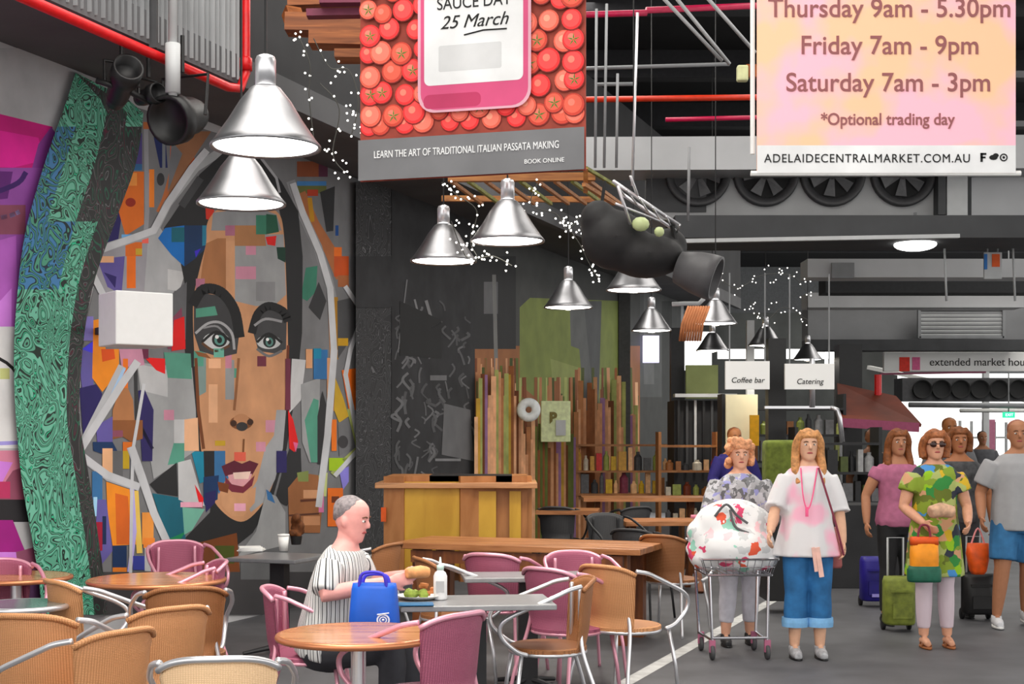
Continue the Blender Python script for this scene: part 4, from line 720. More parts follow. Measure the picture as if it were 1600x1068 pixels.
chair(652, 868, B, 1.9, 'brown', 'brown chair with pale arms behind the plate of food', 1.1)
chair(618, 846, B, -2.0, 'brown', 'brown chair behind the shoulder of the man in the striped shirt', 1.05)
chair(1050, 903, .45, PI-.6, 'brown', 'brown seated chair with silver legs left of the shopping cart', 1.05)
chair(1000, 862, B, 2.6, 'dark', 'dark chair with thin legs beyond the end of the long timber table', 1.0, d=12.7)
chair(868, 790, B, 2.9, 'dark', 'dark chair left of the far picnic tables', 1.1)
chair(940, 800, B, .4, 'dark', 'dark chair between the long timber table and the far picnic table', 1.1)
chair(1000, 790, B, -2.6, 'dark', 'dark chair under the far picnic table near the cart', 1.1)
chair(-5, 870, B, .4, 'maroon', 'maroon chair behind the far left table, against the abstract painting', 1.1)
def polished(name, c1, c2): return wood_mat(name, c1, c2, 2.5, .18, (1, 6, 6))
TW = polished('table_brown', (205, 150, 105), (165, 105, 60)); TG = mat('table_grey', (140, 140, 142), .3, .1, .1); TT = mat('table_sky_reflection', (110, 130, 130), .15, .3, .1)  # teal paints the reflected blue sky into the top's base colour
def round_table(px, py, R, m, label, name='round_table', z=.74, sq=False, legs='centre', rz=0):
    d = dz(py, z); p = P(px, 680, d); t = thing(name, label, 'table', (p.x, p.y, 0), rz)
    b = MB()
    if sq: b.box((0, 0, z-.015), (2*R, 2*R*sq, .03)); o = bevel(b.build('tabletop', m, t), .006)
    else: b.lathe([(0, z-.03), (R-.01, z-.03), (R, z-.022), (R, z-.006), (R-.008, z), (0, z)], 48); b.build('tabletop', m, t, False)
    if not sq:
        b = MB(); b.tube([((R+.002)*math.cos(2*PI*i/48), (R+.002)*math.sin(2*PI*i/48), z-.015) for i in range(48)], .016, 8, closed=True); b.build('table_rim', ALU if m is not TW else mat('rim_copper', (200, 130, 90), .3, .6, 0), t, True)
    b = MB(); b.lathe([(0, .03), (.035, .03), (.035, z-.05), (.12, z-.03), (0, z-.03)], 20) if not sq else b.box((0, 0, z/2), (.12, .09, z-.06)); b.build('column', DARK if m is not TW else ALU, t)
    for i in range(4):
        a = PI/4+i*PI/2; b = MB(); b.tube([(.02*math.cos(a), .02*math.sin(a), .06), (.28*math.cos(a), .28*math.sin(a), .02)], [.022, .014], 8); b.build('foot', DARK if m is not TW else ALU, t)
    return t
round_table(560, 988, .365, TW, 'round brown table at the bottom centre with a shiny reflecting top', z=.74)
round_table(742, 937, .42, TG, 'grey square table holding the plate of food and the sauce bottle', 'cafe_table', sq=.62, rz=.12)
round_table(825, 897, .43, TG, 'grey table under the long timber table, behind the maroon chairs', 'cafe_table', sq=.5, rz=.1)
round_table(245, 903, .42, TW, 'round brown table in front of the swirl panel and the face mural')
round_table(25, 899, .34, TW, 'round brown table at the far left against the abstract painting')
round_table(35, 942, .24, TT, 'small table with top tinted teal as if reflecting sky at the left edge behind the cut off chair')
bt = round_table(437, 868, .29, mat('bar_top', (105, 106, 108), .3, .1, .1), 'grey rectangular table with cup and napkins before the chin of the mural', 'cafe_table', sq=1.0, rz=-.35)
# long timber table
tt_ = wood_mat('table_timber', (184, 124, 78), (132, 78, 36), 2.2, .4, (1, 8, 8)); dt = wood_mat('dark_timber', (135, 78, 36), (70, 24, 2), 2.2, .5, (6, 6, 1))
a, b_ = P(612, 849, dz(849, .76)), P(1000, 860, dz(860, .76)); c = (a+b_)/2; U2 = (b_-a).normalized(); N2 = Vector((-U2.y, U2.x, 0)); ry = math.atan2(U2.y, U2.x); Lg = (b_-a).length
lt = thing('long_timber_table', 'long thick timber communal table running behind the chairs', 'table', (c.x+N2.x*.42, c.y+N2.y*.42, 0), ry)
for i in range(4): bb = MB(); bb.box((0, -.31+i*.21, .745), (Lg, .2, .05)); bevel(bb.build('plank', tt_, lt), .006)
bb = MB(); bb.box((0, -.36, .66), (Lg-.3, .03, .1)); bb.build('apron', dt, lt)
for sx in (-1, 1): 
    for sy in (-.25, .25): bb = MB(); bb.box((sx*(Lg/2-.2), sy, .36), (.13, .11, .72)); bb.build('leg', dt, lt)
def picnic(px, py, L, label, rz=0, z=.75, dd=.7):
    d = dz(py, z); p = P(px, 680, d); t = thing('picnic_table', label, 'table', (p.x, p.y+dd/2, 0), rz)
    for i in range(3): q = MB(); q.box((0, (-.33+i*.33)*dd, z-.02), (L, dd*.31, .045)); q.build('plank', tt_, t)
    for sx in (-1, 1): q = MB(); q.beam((sx*L*.38, -dd*.45, 0), (sx*L*.38, dd*.2, z-.04), .06, .09); q.beam((sx*L*.38, dd*.45, 0), (sx*L*.38, -dd*.2, z-.04), .06, .09); q.build('trestle', dt, t)
    return t
picnic(1010, 778, 1.5, 'far timber picnic table with thick brown top left of the woman with the cart', z=.9)
picnic(1040, 815, .9, 'small timber table just behind the floral bag in the cart', .1)
picnic(890, 798, .7, 'small timber table beside the plywood counter', -.1, z=.8)
# plywood counter
ply = wood_mat('plywood_gold', (205, 160, 46), (172, 126, 14), 1.6, .5, (3, 3, 1)); plyb = wood_mat('plywood_brown', (176, 118, 66), (140, 84, 30), 2, .5, (3, 3, 1))
d = 12.7; p = P(722, 680, d); ct = thing('plywood_counter', 'plywood bar counter with golden front panel behind the long table', 'counter', (p.x, p.y, 0), 0)
h = d/FPX; def_ = lambda x: (x-722)*h
def zz(y): return EYE+(680-y)*h
q = MB(); q.beam((def_(600), .02, zz(800)-.15), (def_(632), .0, zz(800)-.15), .05, .95); q.beam((def_(718), 0, zz(800)-.15), (def_(830), .25, zz(800)-.15), .05, .95); q.box((def_(713), .45, zz(800)-.15), (1.28, .7, .95)); q.build('carcass', plyb, ct)
q = MB(); q.box((def_(675), -.03+.05, zz(806)-.1), (88*h, .03, .82)); q.build('front_panel', ply, ct)
q = MB(); q.box((def_(760), .055, zz(802)-.05), (30*h, .03, .5)); q.box((def_(805), .075, zz(802)-.05), (18*h, .03, .5)); q.build('side_panel', ply, ct)
q = MB(); q.box((def_(713), .42, zz(758)), (1.46, .95, .05)); bevel(q.build('counter_top', wood_mat('counter_top_wood', (206, 150, 100), (150, 100, 60), 2, .35, (1, 6, 6)), ct), .006)
q = MB(); q.box((def_(600), -.04, zz(803)), (8*h, .02, 22*h)); q.build('orange_sticker', mat('orange', (205, 80, 10)), ct)
q = MB(); q.box((def_(735), .35, zz(748)), (.75, .5, .06)); tag(q.build('serving_tray', BLACK), 'flat black tray lying on top of the plywood counter', 'tray').location = ct.location
# things on tables
d = dz(937, .74)
def at(px, py, z): dd = dz(py, z); return P(px, py, dd)
c = at(655, 935, .742); t = thing('dinner_plate', 'white oval plate of food at the left of the grey table', 'plate', tuple(c))
q = MB(); q.lathe([(0, 0), (.08, 0), (.125, .018), (.13, .022), (.12, .02), (.08, .006), (0, .006)], 32); q.build('plate', WHITE, t, True)
q = MB(); [q.ball((random.uniform(-.07, .07), random.uniform(-.05, .05), .03), random.uniform(.015, .028), 8) for _ in range(9)]; tag(q.build('salad', mat('salad_green', (130, 150, 60), .7, var=.3), t), kind='stuff')
q = MB(); [q.box((.05+random.uniform(-.03, .03), random.uniform(-.03, .03), .025+.014*i), (.06, .02, .015), rz=random.random()*3) for i in range(5)]; q.build('toast', mat('toast', (190, 120, 70), .8), t)
c = at(688, 936, .742); t = thing('squeeze_bottle', 'white squeeze bottle standing on the grey table beside the plate', 'bottle', tuple(c))
q = MB(); q.lathe([(0, 0), (.036, 0), (.038, .01), (.038, .13), (.03, .15), (.018, .16), (.018, .17), (0, .17)], 24); q.build('bottle_body', mat('bottle_white', (222, 222, 222), .35), t, True)
q = MB(); q.lathe([(0, .165), (.02, .165), (.02, .19), (.008, .195), (.004, .235), (0, .235)], 16); q.build('nozzle', mat('mint_cap', (190, 215, 205), .4), t, True); q = MB(); q.box((0, -.037, .075), (.045, .006, .06)); q.build('bottle_label', LGREY, t)
c = at(645, 944, .744); q = MB(); q.box((0, 0, .003), (.22, .14, .004), rz=.1); o = q.build('blue_menu', mat('menu_blue', (40, 110, 160), .4)); o.location = c; tag(o, 'flat blue menu card sticking out under the plate', 'menu')
c = at(392, 860, .742); q = MB(); [q.box((random.uniform(-.01, .01), 0, .006+.008*i), (.2-.01*i, .16, .007), rz=.08*i) for i in range(4)]; o = q.build('napkin_stack', WHITE); o.location = c; tag(o, 'messy stack of white napkins on the table before the mural', 'napkins')
c = at(443, 860, .742); t = thing('paper_cup', 'white paper cup on the grey table before the mural', 'cup', tuple(c)); q = MB(); q.lathe([(0, 0), (.033, 0), (.044, .12), (.04, .12), (.03, .01), (0, .01)], 20); q.build('cup_body', WHITE, t, True); q = MB(); q.lathe([(0, .118), (.047, .118), (.047, .13), (0, .135)], 20); q.build('lid', WHITE, t, True)
c = at(448, 852, .742); q = MB(); [q.ball((random.uniform(-.05, .05), random.uniform(-.02, .05), .15+random.uniform(-.06, .08)), random.uniform(.03, .05), 8) for _ in range(9)]; q.tube([(0, 0, .1), (.03, .02, .05), (.02, .02, 0)], .02, 8)
t_ = thing('potted_dried_flowers', 'dark brown dried flower bunch behind the white cup', 'plant', tuple(c+Vector((.06, .12, 0)))); remesh(q, 'flower_bunch', mat('dried_brown', (96, 52, 18), .8, var=.5, scale=30), t_, .012, 2)
q = MB(); q.lathe([(0, 0), (.04, 0), (.05, .07), (0, .07)], 16); q.build('pot', BLACK, t_)
# ---------------- timber palings area sign, life ring ----------------
c = PW(868, 658, 6.2); t = thing('parking_sign', 'cream square sign with a small dark letter on the timber palings', 'sign', tuple(c)); h = c.y/FPX; A = .0
Rz = math.atan2(UW.y, UW.x)*0+.25
q = MB(); q.box((0, 0, 0), (48*h, .04, 64*h), rz=Rz); bevel(q.build('board', mat('sign_cream', (205, 215, 165), .6, var=.15), t)); text('lettering', 'B', 24*h, mat('olive_ink', (110, 100, 40)), t, (-.03, -.04, .04), (PI/2, 0, Rz), off=.01)
q = MB(); q.box((8*h, -.03, -10*h), (16*h, .01, 24*h), rz=Rz); q.build('grey_patch', LGREY, t)
c = PW(826, 640, 6.2); q = MB(); q.lathe([(.10+.06*math.cos(2*PI*i/12), .05*math.sin(2*PI*i/12)) for i in range(12)], 28, M=Matrix.Rotation(PI/2, 3, 'X'), closed=True); o = q.build('white_ring', mat('ring_white', (215, 220, 220), .5), None, True); o.location = c; tag(o, 'small white ring hung on the timber palings left of the cream sign', 'ring')
# ---------------- stalls down the hall ----------------
def stall_bar(name, x0, y0, x1, y1, d, dep, m, label, cat): return bar(name, x0, y0, x1, y1, d, dep, m, label, cat)
def ground_post(px, d, top, wdt, m, label, name='support_column', cat='column'):
    p = P(px, 680, d); q = MB(); q.box((p.x, p.y, top/2), (wdt, wdt, top)); return tag(q.build(name, m), label, cat)
ground_post(975, 24.2, 6.9, .2, mat('post_grey', (70, 70, 72), .7), 'grey roof post at the right end of the olive wall')
ground_post(1058, 23, 3.4, .22, DARK, 'dark slim roof post left of the black stall front')
ground_post(1212, 17.5, 2.85, .22, BLACK, 'black post between the two white hanging signs')
ground_post(1325, 21, 3.0, .34, BLACK, 'broad black post left of the red brown awning')
ground_post(1172, 19, 3.2, .1, LGREY, 'thin light grey post right of the yellow poster')
ground_post(1540, 30, 3.2, .12, LGREY, 'thin pale post in the bright far exit')
q = MB(); p = P(1170, 680, 34); q.box((p.x-1.2, 34, 2.3), (9.5, .3, 4.6)); struct(q.build('wall_far_stalls', mat('far_wall', (70, 72, 71), .8, var=.4, scale=1.2)))
# glowing bright windows/panels in far stalls
scr = mat('lit_panel', (255, 255, 252), emit=1.1)
for i, (x0, y0, x1, y1, d, lb) in enumerate([(1064, 518, 1112, 578, 26, 'bright lit panel behind the dark shaded pendant lamp'), (1122, 545, 1318, 560, 33, 'long bright lit strip above the white hanging signs'), (1005, 524, 1030, 566, 25.5, 'pale bluish lit panel under the pendant lamp right of the olive wall'), (1290, 545, 1312, 600, 33, 'bright narrow lit panel right of the white signs')]):
    bar('lit_panel', x0, y0, x1, y1, d, .1, scr if i != 2 else mat('lit_bluish', (225, 220, 255), emit=.9), lb, 'lit panel')
for i, (x0, y0, x1, y1, s, lb) in enumerate([(1133, 564, 1202, 608, 'Coffee bar', 'left white hanging sign with small dark lettering'), (1226, 568, 1303, 596+12, 'Catering', 'right white hanging sign with small dark lettering')]):
    d = 16.5; h = d/FPX; t = thing('hanging_sign', lb, 'sign', tuple(P((x0+x1)/2, (y0+y1)/2, d))); q = MB(); q.box((0, 0, 0), ((x1-x0)*h, .05, (y1-y0)*h)); q.build('board', mat('sign_white', (240, 240, 238)), t); text('lettering', s, 12*h, ink, t, (0, -.03, -8*h), shear=.2)
    q = MB(); [q.tube([(sx*(x1-x0)*h*.4, 0, (y1-y0)*h/2), (sx*(x1-x0)*h*.4, 0, 1.2)], .01, 6) for sx in (-1, 1)]; q.build('hanger', GREY, t)
bar('menu_poster', 1134, 616, 1184, 694, 18.5, .05, mat('poster_cream', (238, 228, 190), .6, var=.12, scale=2), 'tall cream poster with pale green and peach areas behind the man in navy', 'poster')
bar('yellow_panel', 1172, 648, 1186, 696, 18.3, .05, mat('poster_yellow', (240, 175, 20), .6, var=.1), 'narrow bright yellow panel on the right edge of the cream poster', 'panel')
bar('olive_hoarding', 1072, 570, 1122, 622, 22.6, .1, mat('olive_panel', (155, 165, 105), .7, var=.2, scale=2), 'pale olive panel over the black stall front', 'panel')
bar('steel_rail', 1195, 634, 1298, 638, 17, .05, ALU, 'bright steel rail over the heads at the market bar', 'rail'); pipe('rail_hanger', [(1269, 560, 17), (1269, 636, 17)], .035, ALU, 'bright steel rod holding the rail below the right sign', 'rod'); pipe('curved_rail', [(1298, 636, 17), (1308, 640, 17), (1312, 652, 17), (1316, 690, 17)], .03, ALU, 'bent steel rail end going down at the market bar', 'rail')
# black stall front with goods
sf2 = thing('black_stall', 'black stall front with open shelves left of the yellow poster', 'stall', tuple(P(1100, 680, 20.5))); o0 = P(1100, 680, 20.5)
h = 20.5/FPX
q = MB(); q.box((0, .5, (680-720)*h), (92*h, .9, 190*h)); q.build('carcass', mat('stall_black', (38, 38, 40), .7, var=.4, scale=2), sf2)
for i in range(7): q = MB(); q.box(((-40+i*13)*h, -.02, 0), (.035, .05, 110*h)); q.build('slat', [BLACK, DGREY, LGREY][i % 3], sf2)
q = MB(); q.box((0, -.1, 62*h), (96*h, .25, .05)); q.build('header_rail', LGREY, sf2)
def shelf(px, d, w_, zs, label, frame, cols, name='goods_shelf', hg=.16, seed=1):
    rnd = random.Random(seed); p = P(px, 680, d); t = thing(name, label, 'shelf', (p.x, p.y, 0))
    for z in zs: q = MB(); q.box((0, .2, z), (w_, .45, .03)); q.build('shelf_board', frame, t)
    for sx in (-1, 1): q = MB(); q.box((sx*w_/2, .2, zs[-1]/2+.1), (.04, .42, zs[-1]+.2)); q.build('upright', frame, t)
    names = ['jar', 'packet', 'bottle', 'carton']
    for zi, z in enumerate(zs[:-1] if len(zs) > 1 else zs):
        x = -w_/2+.08
        while x < w_/2-.08:
            ww = rnd.uniform(.07, .15); hh = rnd.uniform(.6, 1.2)*hg; k = rnd.choice(names); c = rnd.choice(cols); q = MB()
            if k in ('jar', 'bottle'): q.lathe([(0, 0), (ww*.45, 0), (ww*.45, hh*.7), (ww*.2, hh*.85), (ww*.2, hh), (0, hh)], 12)
            else: q.box((0, 0, hh/2), (ww*.85, .1, hh))
            o = q.build(k, mat('goods_%d_%d_%d' % c, c, .5, var=.2)); o.location = (p.x+x+ww/2, p.y+rnd.uniform(.03, .12), z+.016)
            tag(o, '%s standing on the %s' % ({'jar': 'small jar', 'packet': 'small packet', 'bottle': 'small bottle', 'carton': 'small carton'}[k], label), k, '%ss on the %s' % (k, ' '.join(label.split()[:6]))); x += ww+.015
    return t
gc = [(200, 150, 60), (150, 95, 50), (110, 45, 20), (150, 160, 80), (200, 190, 170), (120, 50, 70), (230, 180, 130), (90, 90, 92), (60, 60, 62)]
shelf(1076, 19.6, .8, [.45, .8, 1.15, 1.5], 'brown goods shelf below the black stall front', plyb, gc, seed=3)
shelf(1225, 18.6, 1.6, [1.0, 1.3, 1.65, 2.0], 'dark display shelf behind the long haired woman', DARK, [(60, 60, 62), (98, 108, 44), (120, 120, 122), (36, 36, 38), (150, 95, 50), (165, 172, 100)], seed=5, hg=.25)
shelf(1310, 16.8, 1.0, [.5, .85, 1.2, 1.55], 'dark packed shelf between the two groups of walkers', DARK, [(48, 48, 50), (90, 90, 92), (66, 76, 30), (150, 150, 150), (30, 30, 32)], seed=9, hg=.25)
shelf(965, 21.5, 2.0, [.75, 1.1, 1.5], 'narrow timber rack of packets against the palings', plyb, gc+[(200, 40, 40), (200, 160, 30)], seed=11, hg=.3)
# lower counter boxes at mid distance
q = MB(); p = P(1340, 680, 15.5); q.box((p.x, p.y, .45), (.8, .6, .9)); tag(bevel(q.build('black_counter', mat('stall_black', (38, 38, 40)))), 'low black counter behind the pink bloused woman', 'counter')
q = MB(); p = P(1225, 680, 13.2); q.box((p.x, p.y, .48), (.4, .4, .72)); tag(bevel(q.build('black_bin', BLACK)), 'black bin between the two women at the cart', 'bin')
q = MB(); p = P(1235, 725, 14.5); q.box((p.x, p.y, p.z), (.55, .3, .5)); tag(remesh(q, 'olive_cushion', mat('olive_cloth', (98, 110, 42), .9, var=.3), None, .03, 6), 'olive green cloth bundle beside the head of the long haired woman', 'bundle')
# bright far right things
for i in range(5):
    p = P(1500+i*18, 680, 33+i); q = MB(); q.box((p.x, p.y, 1.0), (.06, .06, 2.0)); q.box((p.x+.3, p.y, 1.6), (.6, .05, .05)); tag(q.build('clothes_rack', LGREY), 'thin pale rack standing in the bright far exit', 'rack', 'racks in the bright far exit')
q = MB(); p = P(1475, 680, 30); q.beam((p.x-1.6, 30, 3.1), (p.x+1.0, 27.5, 2.3), .15, .08); tag(q.build('white_roof_strut', WHITE), 'white slanting strut right of the awning', 'strut')
bar('pink_banner', 1535, 655, 1555, 797, 31, .05, mat('dusty_pink', (172, 104, 130), .7), 'tall dusty pink panel in the bright far exit', 'panel')
bar('white_counter', 1495, 762, 1560, 860, 20, .6, LGREY, 'pale grey counter behind the man in the grey shirt', 'counter')
# ---------------- people ----------------
TR = [(-.10, .10, .09), (-.05, .155, .105), (0, .168, .118), (.08, .158, .112), (.18, .135, .10), (.28, .142, .105), (.38, .160, .112), (.45, .165, .10), (.50, .14, .08), (.54, .085, .062), (.575, .052, .054), (.64, .05, .055)]
HR = [(.572, .022, .028, 0, -.052), (.588, .044, .05, 0, -.036), (.612, .058, .07, 0, -.018), (.65, .068, .086, 0, -.004), (.69, .074, .095, 0, 0), (.73, .076, .097, 0, .004), (.765, .069, .088, 0, .006), (.79, .047, .06, 0, .006), (.803, .015, .02, 0, .006)]
def gring(mb, rs, n=28, M=None, fold=0, nf=9, ph=0):
    vs = []; zt, zb = rs[-1][0], rs[0][0]
    for q in rs:
        z, rx, ry = q[:3]; yo = q[3] if len(q) > 3 else 0; f = fold*(zt-z)/(zt-zb+1e-6)
        for j in range(n):
            a = 2*PI*j/n; k = 1+f*math.sin(nf*a+ph)+f*.5*math.sin(nf*.43*a+2*ph+1); p = Vector((rx*k*math.cos(a), ry*k*math.sin(a)+yo, z)); vs.append(M@p if M else p)
    k = len(rs); fs = [tuple(range(n))[::-1]]
    for i in range(k-1):
        for j in range(n): j2 = (j+1) % n; fs.append((i*n+j, i*n+j2, (i+1)*n+j2, (i+1)*n+j))
    fs.append(tuple((k-1)*n+j for j in range(n))); mb._a(vs, fs)
def limb(mb, pts, rad, k=5):
    P_ = [Vector(p) for p in pts]; pp = []; rr_ = []
    for i in range(len(P_)-1):
        for q in range(k): t = q/k; pp.append(P_[i].lerp(P_[i+1], t)); rr_.append(rad[i]*(1-t)+rad[i+1]*t+ (math.sin(t*PI)*.006 if rad[i] > .03 else 0))
    pp.append(P_[-1]); rr_.append(rad[-1]); mb.tube(pp, rr_, 12)
def hand(mb, W, D, side, curl=.5, palm=None):
    D = D.normalized(); pn = Vector(palm) if palm else Vector((-side, 0, 0)); pn = (pn-D*pn.dot(D)).normalized(); ac = D.cross(pn)
    M = Matrix((ac, D, pn)).transposed(); mb.ball(W+D*.04, .042, 12, sc=(.92, 1.05, .42), M=M)
    for i, L in enumerate((.066, .076, .071, .055)):
        x = (i-1.5)*.0195; p = W+ac*x+D*.075; pts = [p-D*.03, p]; dd = D.copy(); 
        for sgl in (.42, .33, .25):
            dd = (Matrix.Rotation(curl*.9, 3, ac)@dd) if (Matrix.Rotation(.3, 3, ac)@D).dot(pn) > 0 else (Matrix.Rotation(-curl*.9, 3, ac)@dd); p = p+dd*L*sgl; pts.append(p)
        mb.tube(pts, [.0095, .0092, .0088, .008, .006], 8)
    fw = -1 if ac.y > 0 else 1
    b = W+D*.02+ac*fw*.03; mb.tube([b, b+ac*fw*.022+D*.025+pn*.008, b+ac*fw*.025+D*.052+pn*.018], [.012, .010, .007], 8)
def person(label, px, d, H, yaw, skin, arms, legs, clothes, hair, pz=.9, lean=0, shoes=None, face=True, gender=1.0, glasses=False, head_yaw=0, vox=.0075):
    p = P(px, 680, d); t = thing('person', label, 'person', (p.x, p.y, 0), yaw); s = H/1.7; t.scale = (s, s, s)
    Mu = Matrix.Translation((0, 0, pz))@Matrix.Rotation(lean, 4, 'X'); Mh = Mu@Matrix.Translation((0, 0, .6))@Matrix.Rotation(head_yaw, 4, 'Z')@Matrix.Translation((0, 0, -.6))@Matrix.Identity(4)
    sk = mat('skin_%d_%d_%d' % skin, skin, .55, var=.05, scale=30); g = gender
    b = MB(); b.rings([(z, rx*(g if z < .5 else (g+1)/2), ry*g) for z, rx, ry in TR], 24, M=Mu); b.rings(HR, 24, M=Mh)
    b.tube([Mh@Vector((0, -.088, .70)), Mh@Vector((0, -.104, .672)), Mh@Vector((0, -.102, .656))], [.007, .012, .011], 8)
    for sx in (-1, 1): b.ball(Mh@Vector((sx*.075, .008, .672)), .03, 8, sc=(.35, .65, 1)); 
    for sx, (el, ha) in zip((-1, 1), arms):
        sh = Mu@Vector((sx*.168*g, 0, .455)); el, ha = Vector(el), Vector(ha); limb(b, [sh, el, ha], [.052*g, .040*g, .027]); hand(b, ha-(ha-el).normalized()*.005, ha-el, sx, .5)
    for sx, (kn, an) in zip((-1, 1), legs):
        hp = Mu@Vector((sx*.085*g, 0, -.02)); kn, an = Vector(kn), Vector(an); limb(b, [hp, kn, an], [.088*g, .056*g, .037]); b.tube([an+Vector((0, .045, -.04)), an+Vector((0, -.05, -.035)), an+Vector((0, -.13, -.05))], [.028, .034, .024], 10)
    body = remesh(b, 'body', sk, t, vox, 3)
    if face:
        ew = mat('eye_white', (225, 222, 215), .3, var=0); ed = mat('eye_dark', (40, 30, 25), .3, var=0); lp = mat('lips', (165, 75, 75), .5, var=0)
        for sx in (-1, 1):
            if glasses: continue
            q = MB(); q.ball(Mh@Vector((sx*.029, -.082, .692)), .011, 10, sc=(1.25, .7, .7)); e = q.build('eye', ew, t, True); q = MB(); q.ball(Mh@Vector((sx*.029, -.0885, .692)), .0055, 8); q.build('iris', ed, e, True)
        q = MB(); [q.tube([Mh@Vector((sx*.014, -.094, .712)), Mh@Vector((sx*.03, -.092, .717)), Mh@Vector((sx*.047, -.080, .710))], .0035, 6) for sx in (-1, 1)]; q.build('eyebrows', mat('brow', (95, 62, 40), .8), t)
        q = MB(); q.tube([Mh@Vector((-.024, -.078, .628)), Mh@Vector((-.01, -.088, .631)), Mh@Vector((.01, -.088, .631)), Mh@Vector((.024, -.078, .628))], [.003, .0065, .0065, .003], 8); q.build('lips', lp, t, True)
        if glasses:
            q = MB()
            for sx in (-1, 1): q.ball(Mh@Vector((sx*.033, -.092, .69)), .026, 12, sc=(1.15, .3, .85)); q.tube([Mh@Vector((sx*.058, -.085, .695)), Mh@Vector((sx*.078, 0, .69))], .003, 6)
            q.tube([Mh@Vector((-.01, -.1, .695)), Mh@Vector((.01, -.1, .695))], .003, 6); q.build('sunglasses', mat('sunglass', (52, 26, 18), .15), t, True)
    # clothes
    for c in clothes:
        nm, m, kind = c['name'], c['mat'], c['kind']; q = MB()
        if kind == 'top':
            gring(q, c['rings'], 32, Mu, c.get('fold', .03), c.get('nf', 9), px)
            for sx, (el, ha) in zip((-1, 1), arms):
                f, r0, r1 = c.get('sleeve', (0, 0, 0)); sh = Mu@Vector((sx*.155*g, 0, .455)); el, ha = Vector(el), Vector(ha)
                if f <= 0: continue
                if f <= 1: limb(q, [sh, sh.lerp(el, f)], [r0, r1])
                else: limb(q, [sh, el, el.lerp(ha, f-1)], [r0, (r0+r1)/2, r1])
        elif kind == 'legs':
            gring(q, [(-.12, .12*g, .10*g), (-.05, .165*g+.012, .115*g+.012), (0, .178*g, .128*g), (.07, .168*g, .122*g), (.1, .162*g, .118*g)], 28, Mu)
            for sx, (kn, an) in zip((-1, 1), legs):
                hp = Mu@Vector((sx*.085*g, 0, -.02)); kn, an = Vector(kn), Vector(an); f, r0, r1, r2 = c['cut']
                if f <= 1: limb(q, [hp, hp.lerp(kn, f)], [r0, r1])
                else: limb(q, [hp, kn, kn.lerp(an, f-1)], [r0, r1, r2])
        o = remesh(q, nm, m, t, c.get('vox', .012), c.get('sm', 3))
        if c.get('label'): o['label'] = c['label']
    if hair:
        q = MB(); hc, kind = hair[0], hair[1]
        if kind != 'bald':
            q.rings([(.69, .05, .04, 0, .062), (.70, .078, .07, 0, .035), (.73, .085, .098, 0, .016), (.755, .084, .106, 0, .004), (.78, .07, .085, 0, .006), (.80, .045, .055, 0, .008), (.818, .012, .015, 0, .008)] if kind != 'grey_short' else [(.66, .04, .03, 0, .068), (.70, .076, .06, 0, .042), (.74, .08, .085, 0, .024), (.77, .074, .08, 0, .018), (.795, .05, .055, 0, .016), (.81, .012, .015, 0, .014)], 24, M=Mh)
        if kind == 'long':
            for sx in (-1, 1): q.tube(spl([Mh@Vector((sx*.04, -.05, .79)), Mh@Vector((sx*.084, -.035, .72)), Mh@Vector((sx*.092, -.01, .62)), Mh@Vector((sx*.10, -.05, .50)), Mh@Vector((sx*.085, -.095, .40))], 4), [.03]*5+[.034]*8+[.026]*4, 10)
            q.rings([(.46, .10, .03, 0, .085), (.56, .105, .045, 0, .07), (.66, .095, .055, 0, .055), (.73, .086, .05, 0, .05)], 20, M=Mh)
        elif kind == 'bob':
            for sx in (-1, 1): q.tube(spl([Mh@Vector((sx*.035, -.06, .79)), Mh@Vector((sx*.085, -.03, .73)), Mh@Vector((sx*.096, 0, .66)), Mh@Vector((sx*.088, 0, .585))], 4), [.028]*4+[.034]*9, 10)
            q.rings([(.57, .085, .04, 0, .065), (.64, .098, .06, 0, .05), (.72, .09, .06, 0, .045)], 20, M=Mh)
        elif kind == 'curly':
            for i in range(46):
                a = random.uniform(-.6, PI+.6); z = random.uniform(.60, .81); rr_ = .098 if z < .76 else .075; yy = math.sin(a)*rr_*1.05
                if yy < -.03 and z < .74: continue
                q.ball(Mh@Vector((math.cos(a)*rr_, yy+.01, z)), random.uniform(.030, .042), 8)
            for i in range(12): q.ball(Mh@Vector((random.uniform(-.07, .07), -.07, random.uniform(.755, .83))), .03, 8)
        if q.v: remesh(q, 'hair', mat('hair_%d_%d_%d' % hc, hc, .65, var=.4, scale=45, bump=.4), t, .009, 2)
    if shoes:
        sm_, st = shoes
        for sx, (kn, an) in zip((-1, 1), legs):
            an = Vector(an); q = MB()
            if st == 'sandal':
                q.rings([(0, .038, .115), (.012, .04, .12), (.016, .038, .115)], 20, M=Matrix.Translation((an.x, an.y-.045, an.z-.088))); q.tube([an+Vector((-.038, -.08, -.07)), an+Vector((0, -.08, -.02)), an+Vector((.038, -.08, -.07))], .008, 6); q.tube([an+Vector((-.036, -.02, -.06)), an+Vector((0, -.03, .0)), an+Vector((.036, -.02, -.06))], .007, 6); q.build('sandal', sm_, t, True)
            else:
                q.tube([an+Vector((0, .06, -.05)), an+Vector((0, .0, -.042)), an+Vector((0, -.08, -.052)), an+Vector((0, -.165, -.062))], [.036, .044, .043, .028], 12); q.tube([an+Vector((0, .005, -.06)), an+Vector((0, .005, .0))], [.045, .042], 12); o = remesh(q, 'shoe', sm_, t, .008, 2)
                q = MB(); q.rings([(0, .044, .128), (.018, .044, .128)], 20, M=Matrix.Translation((an.x, an.y-.05, an.z-.092))); q.build('sole', BLACK if st != 'white' else WHITE, o, True)
    return t
def TOP(m, rings, sleeve, name='top', **k): return dict(kind='top', name=name, mat=m, rings=rings, sleeve=sleeve, **k)
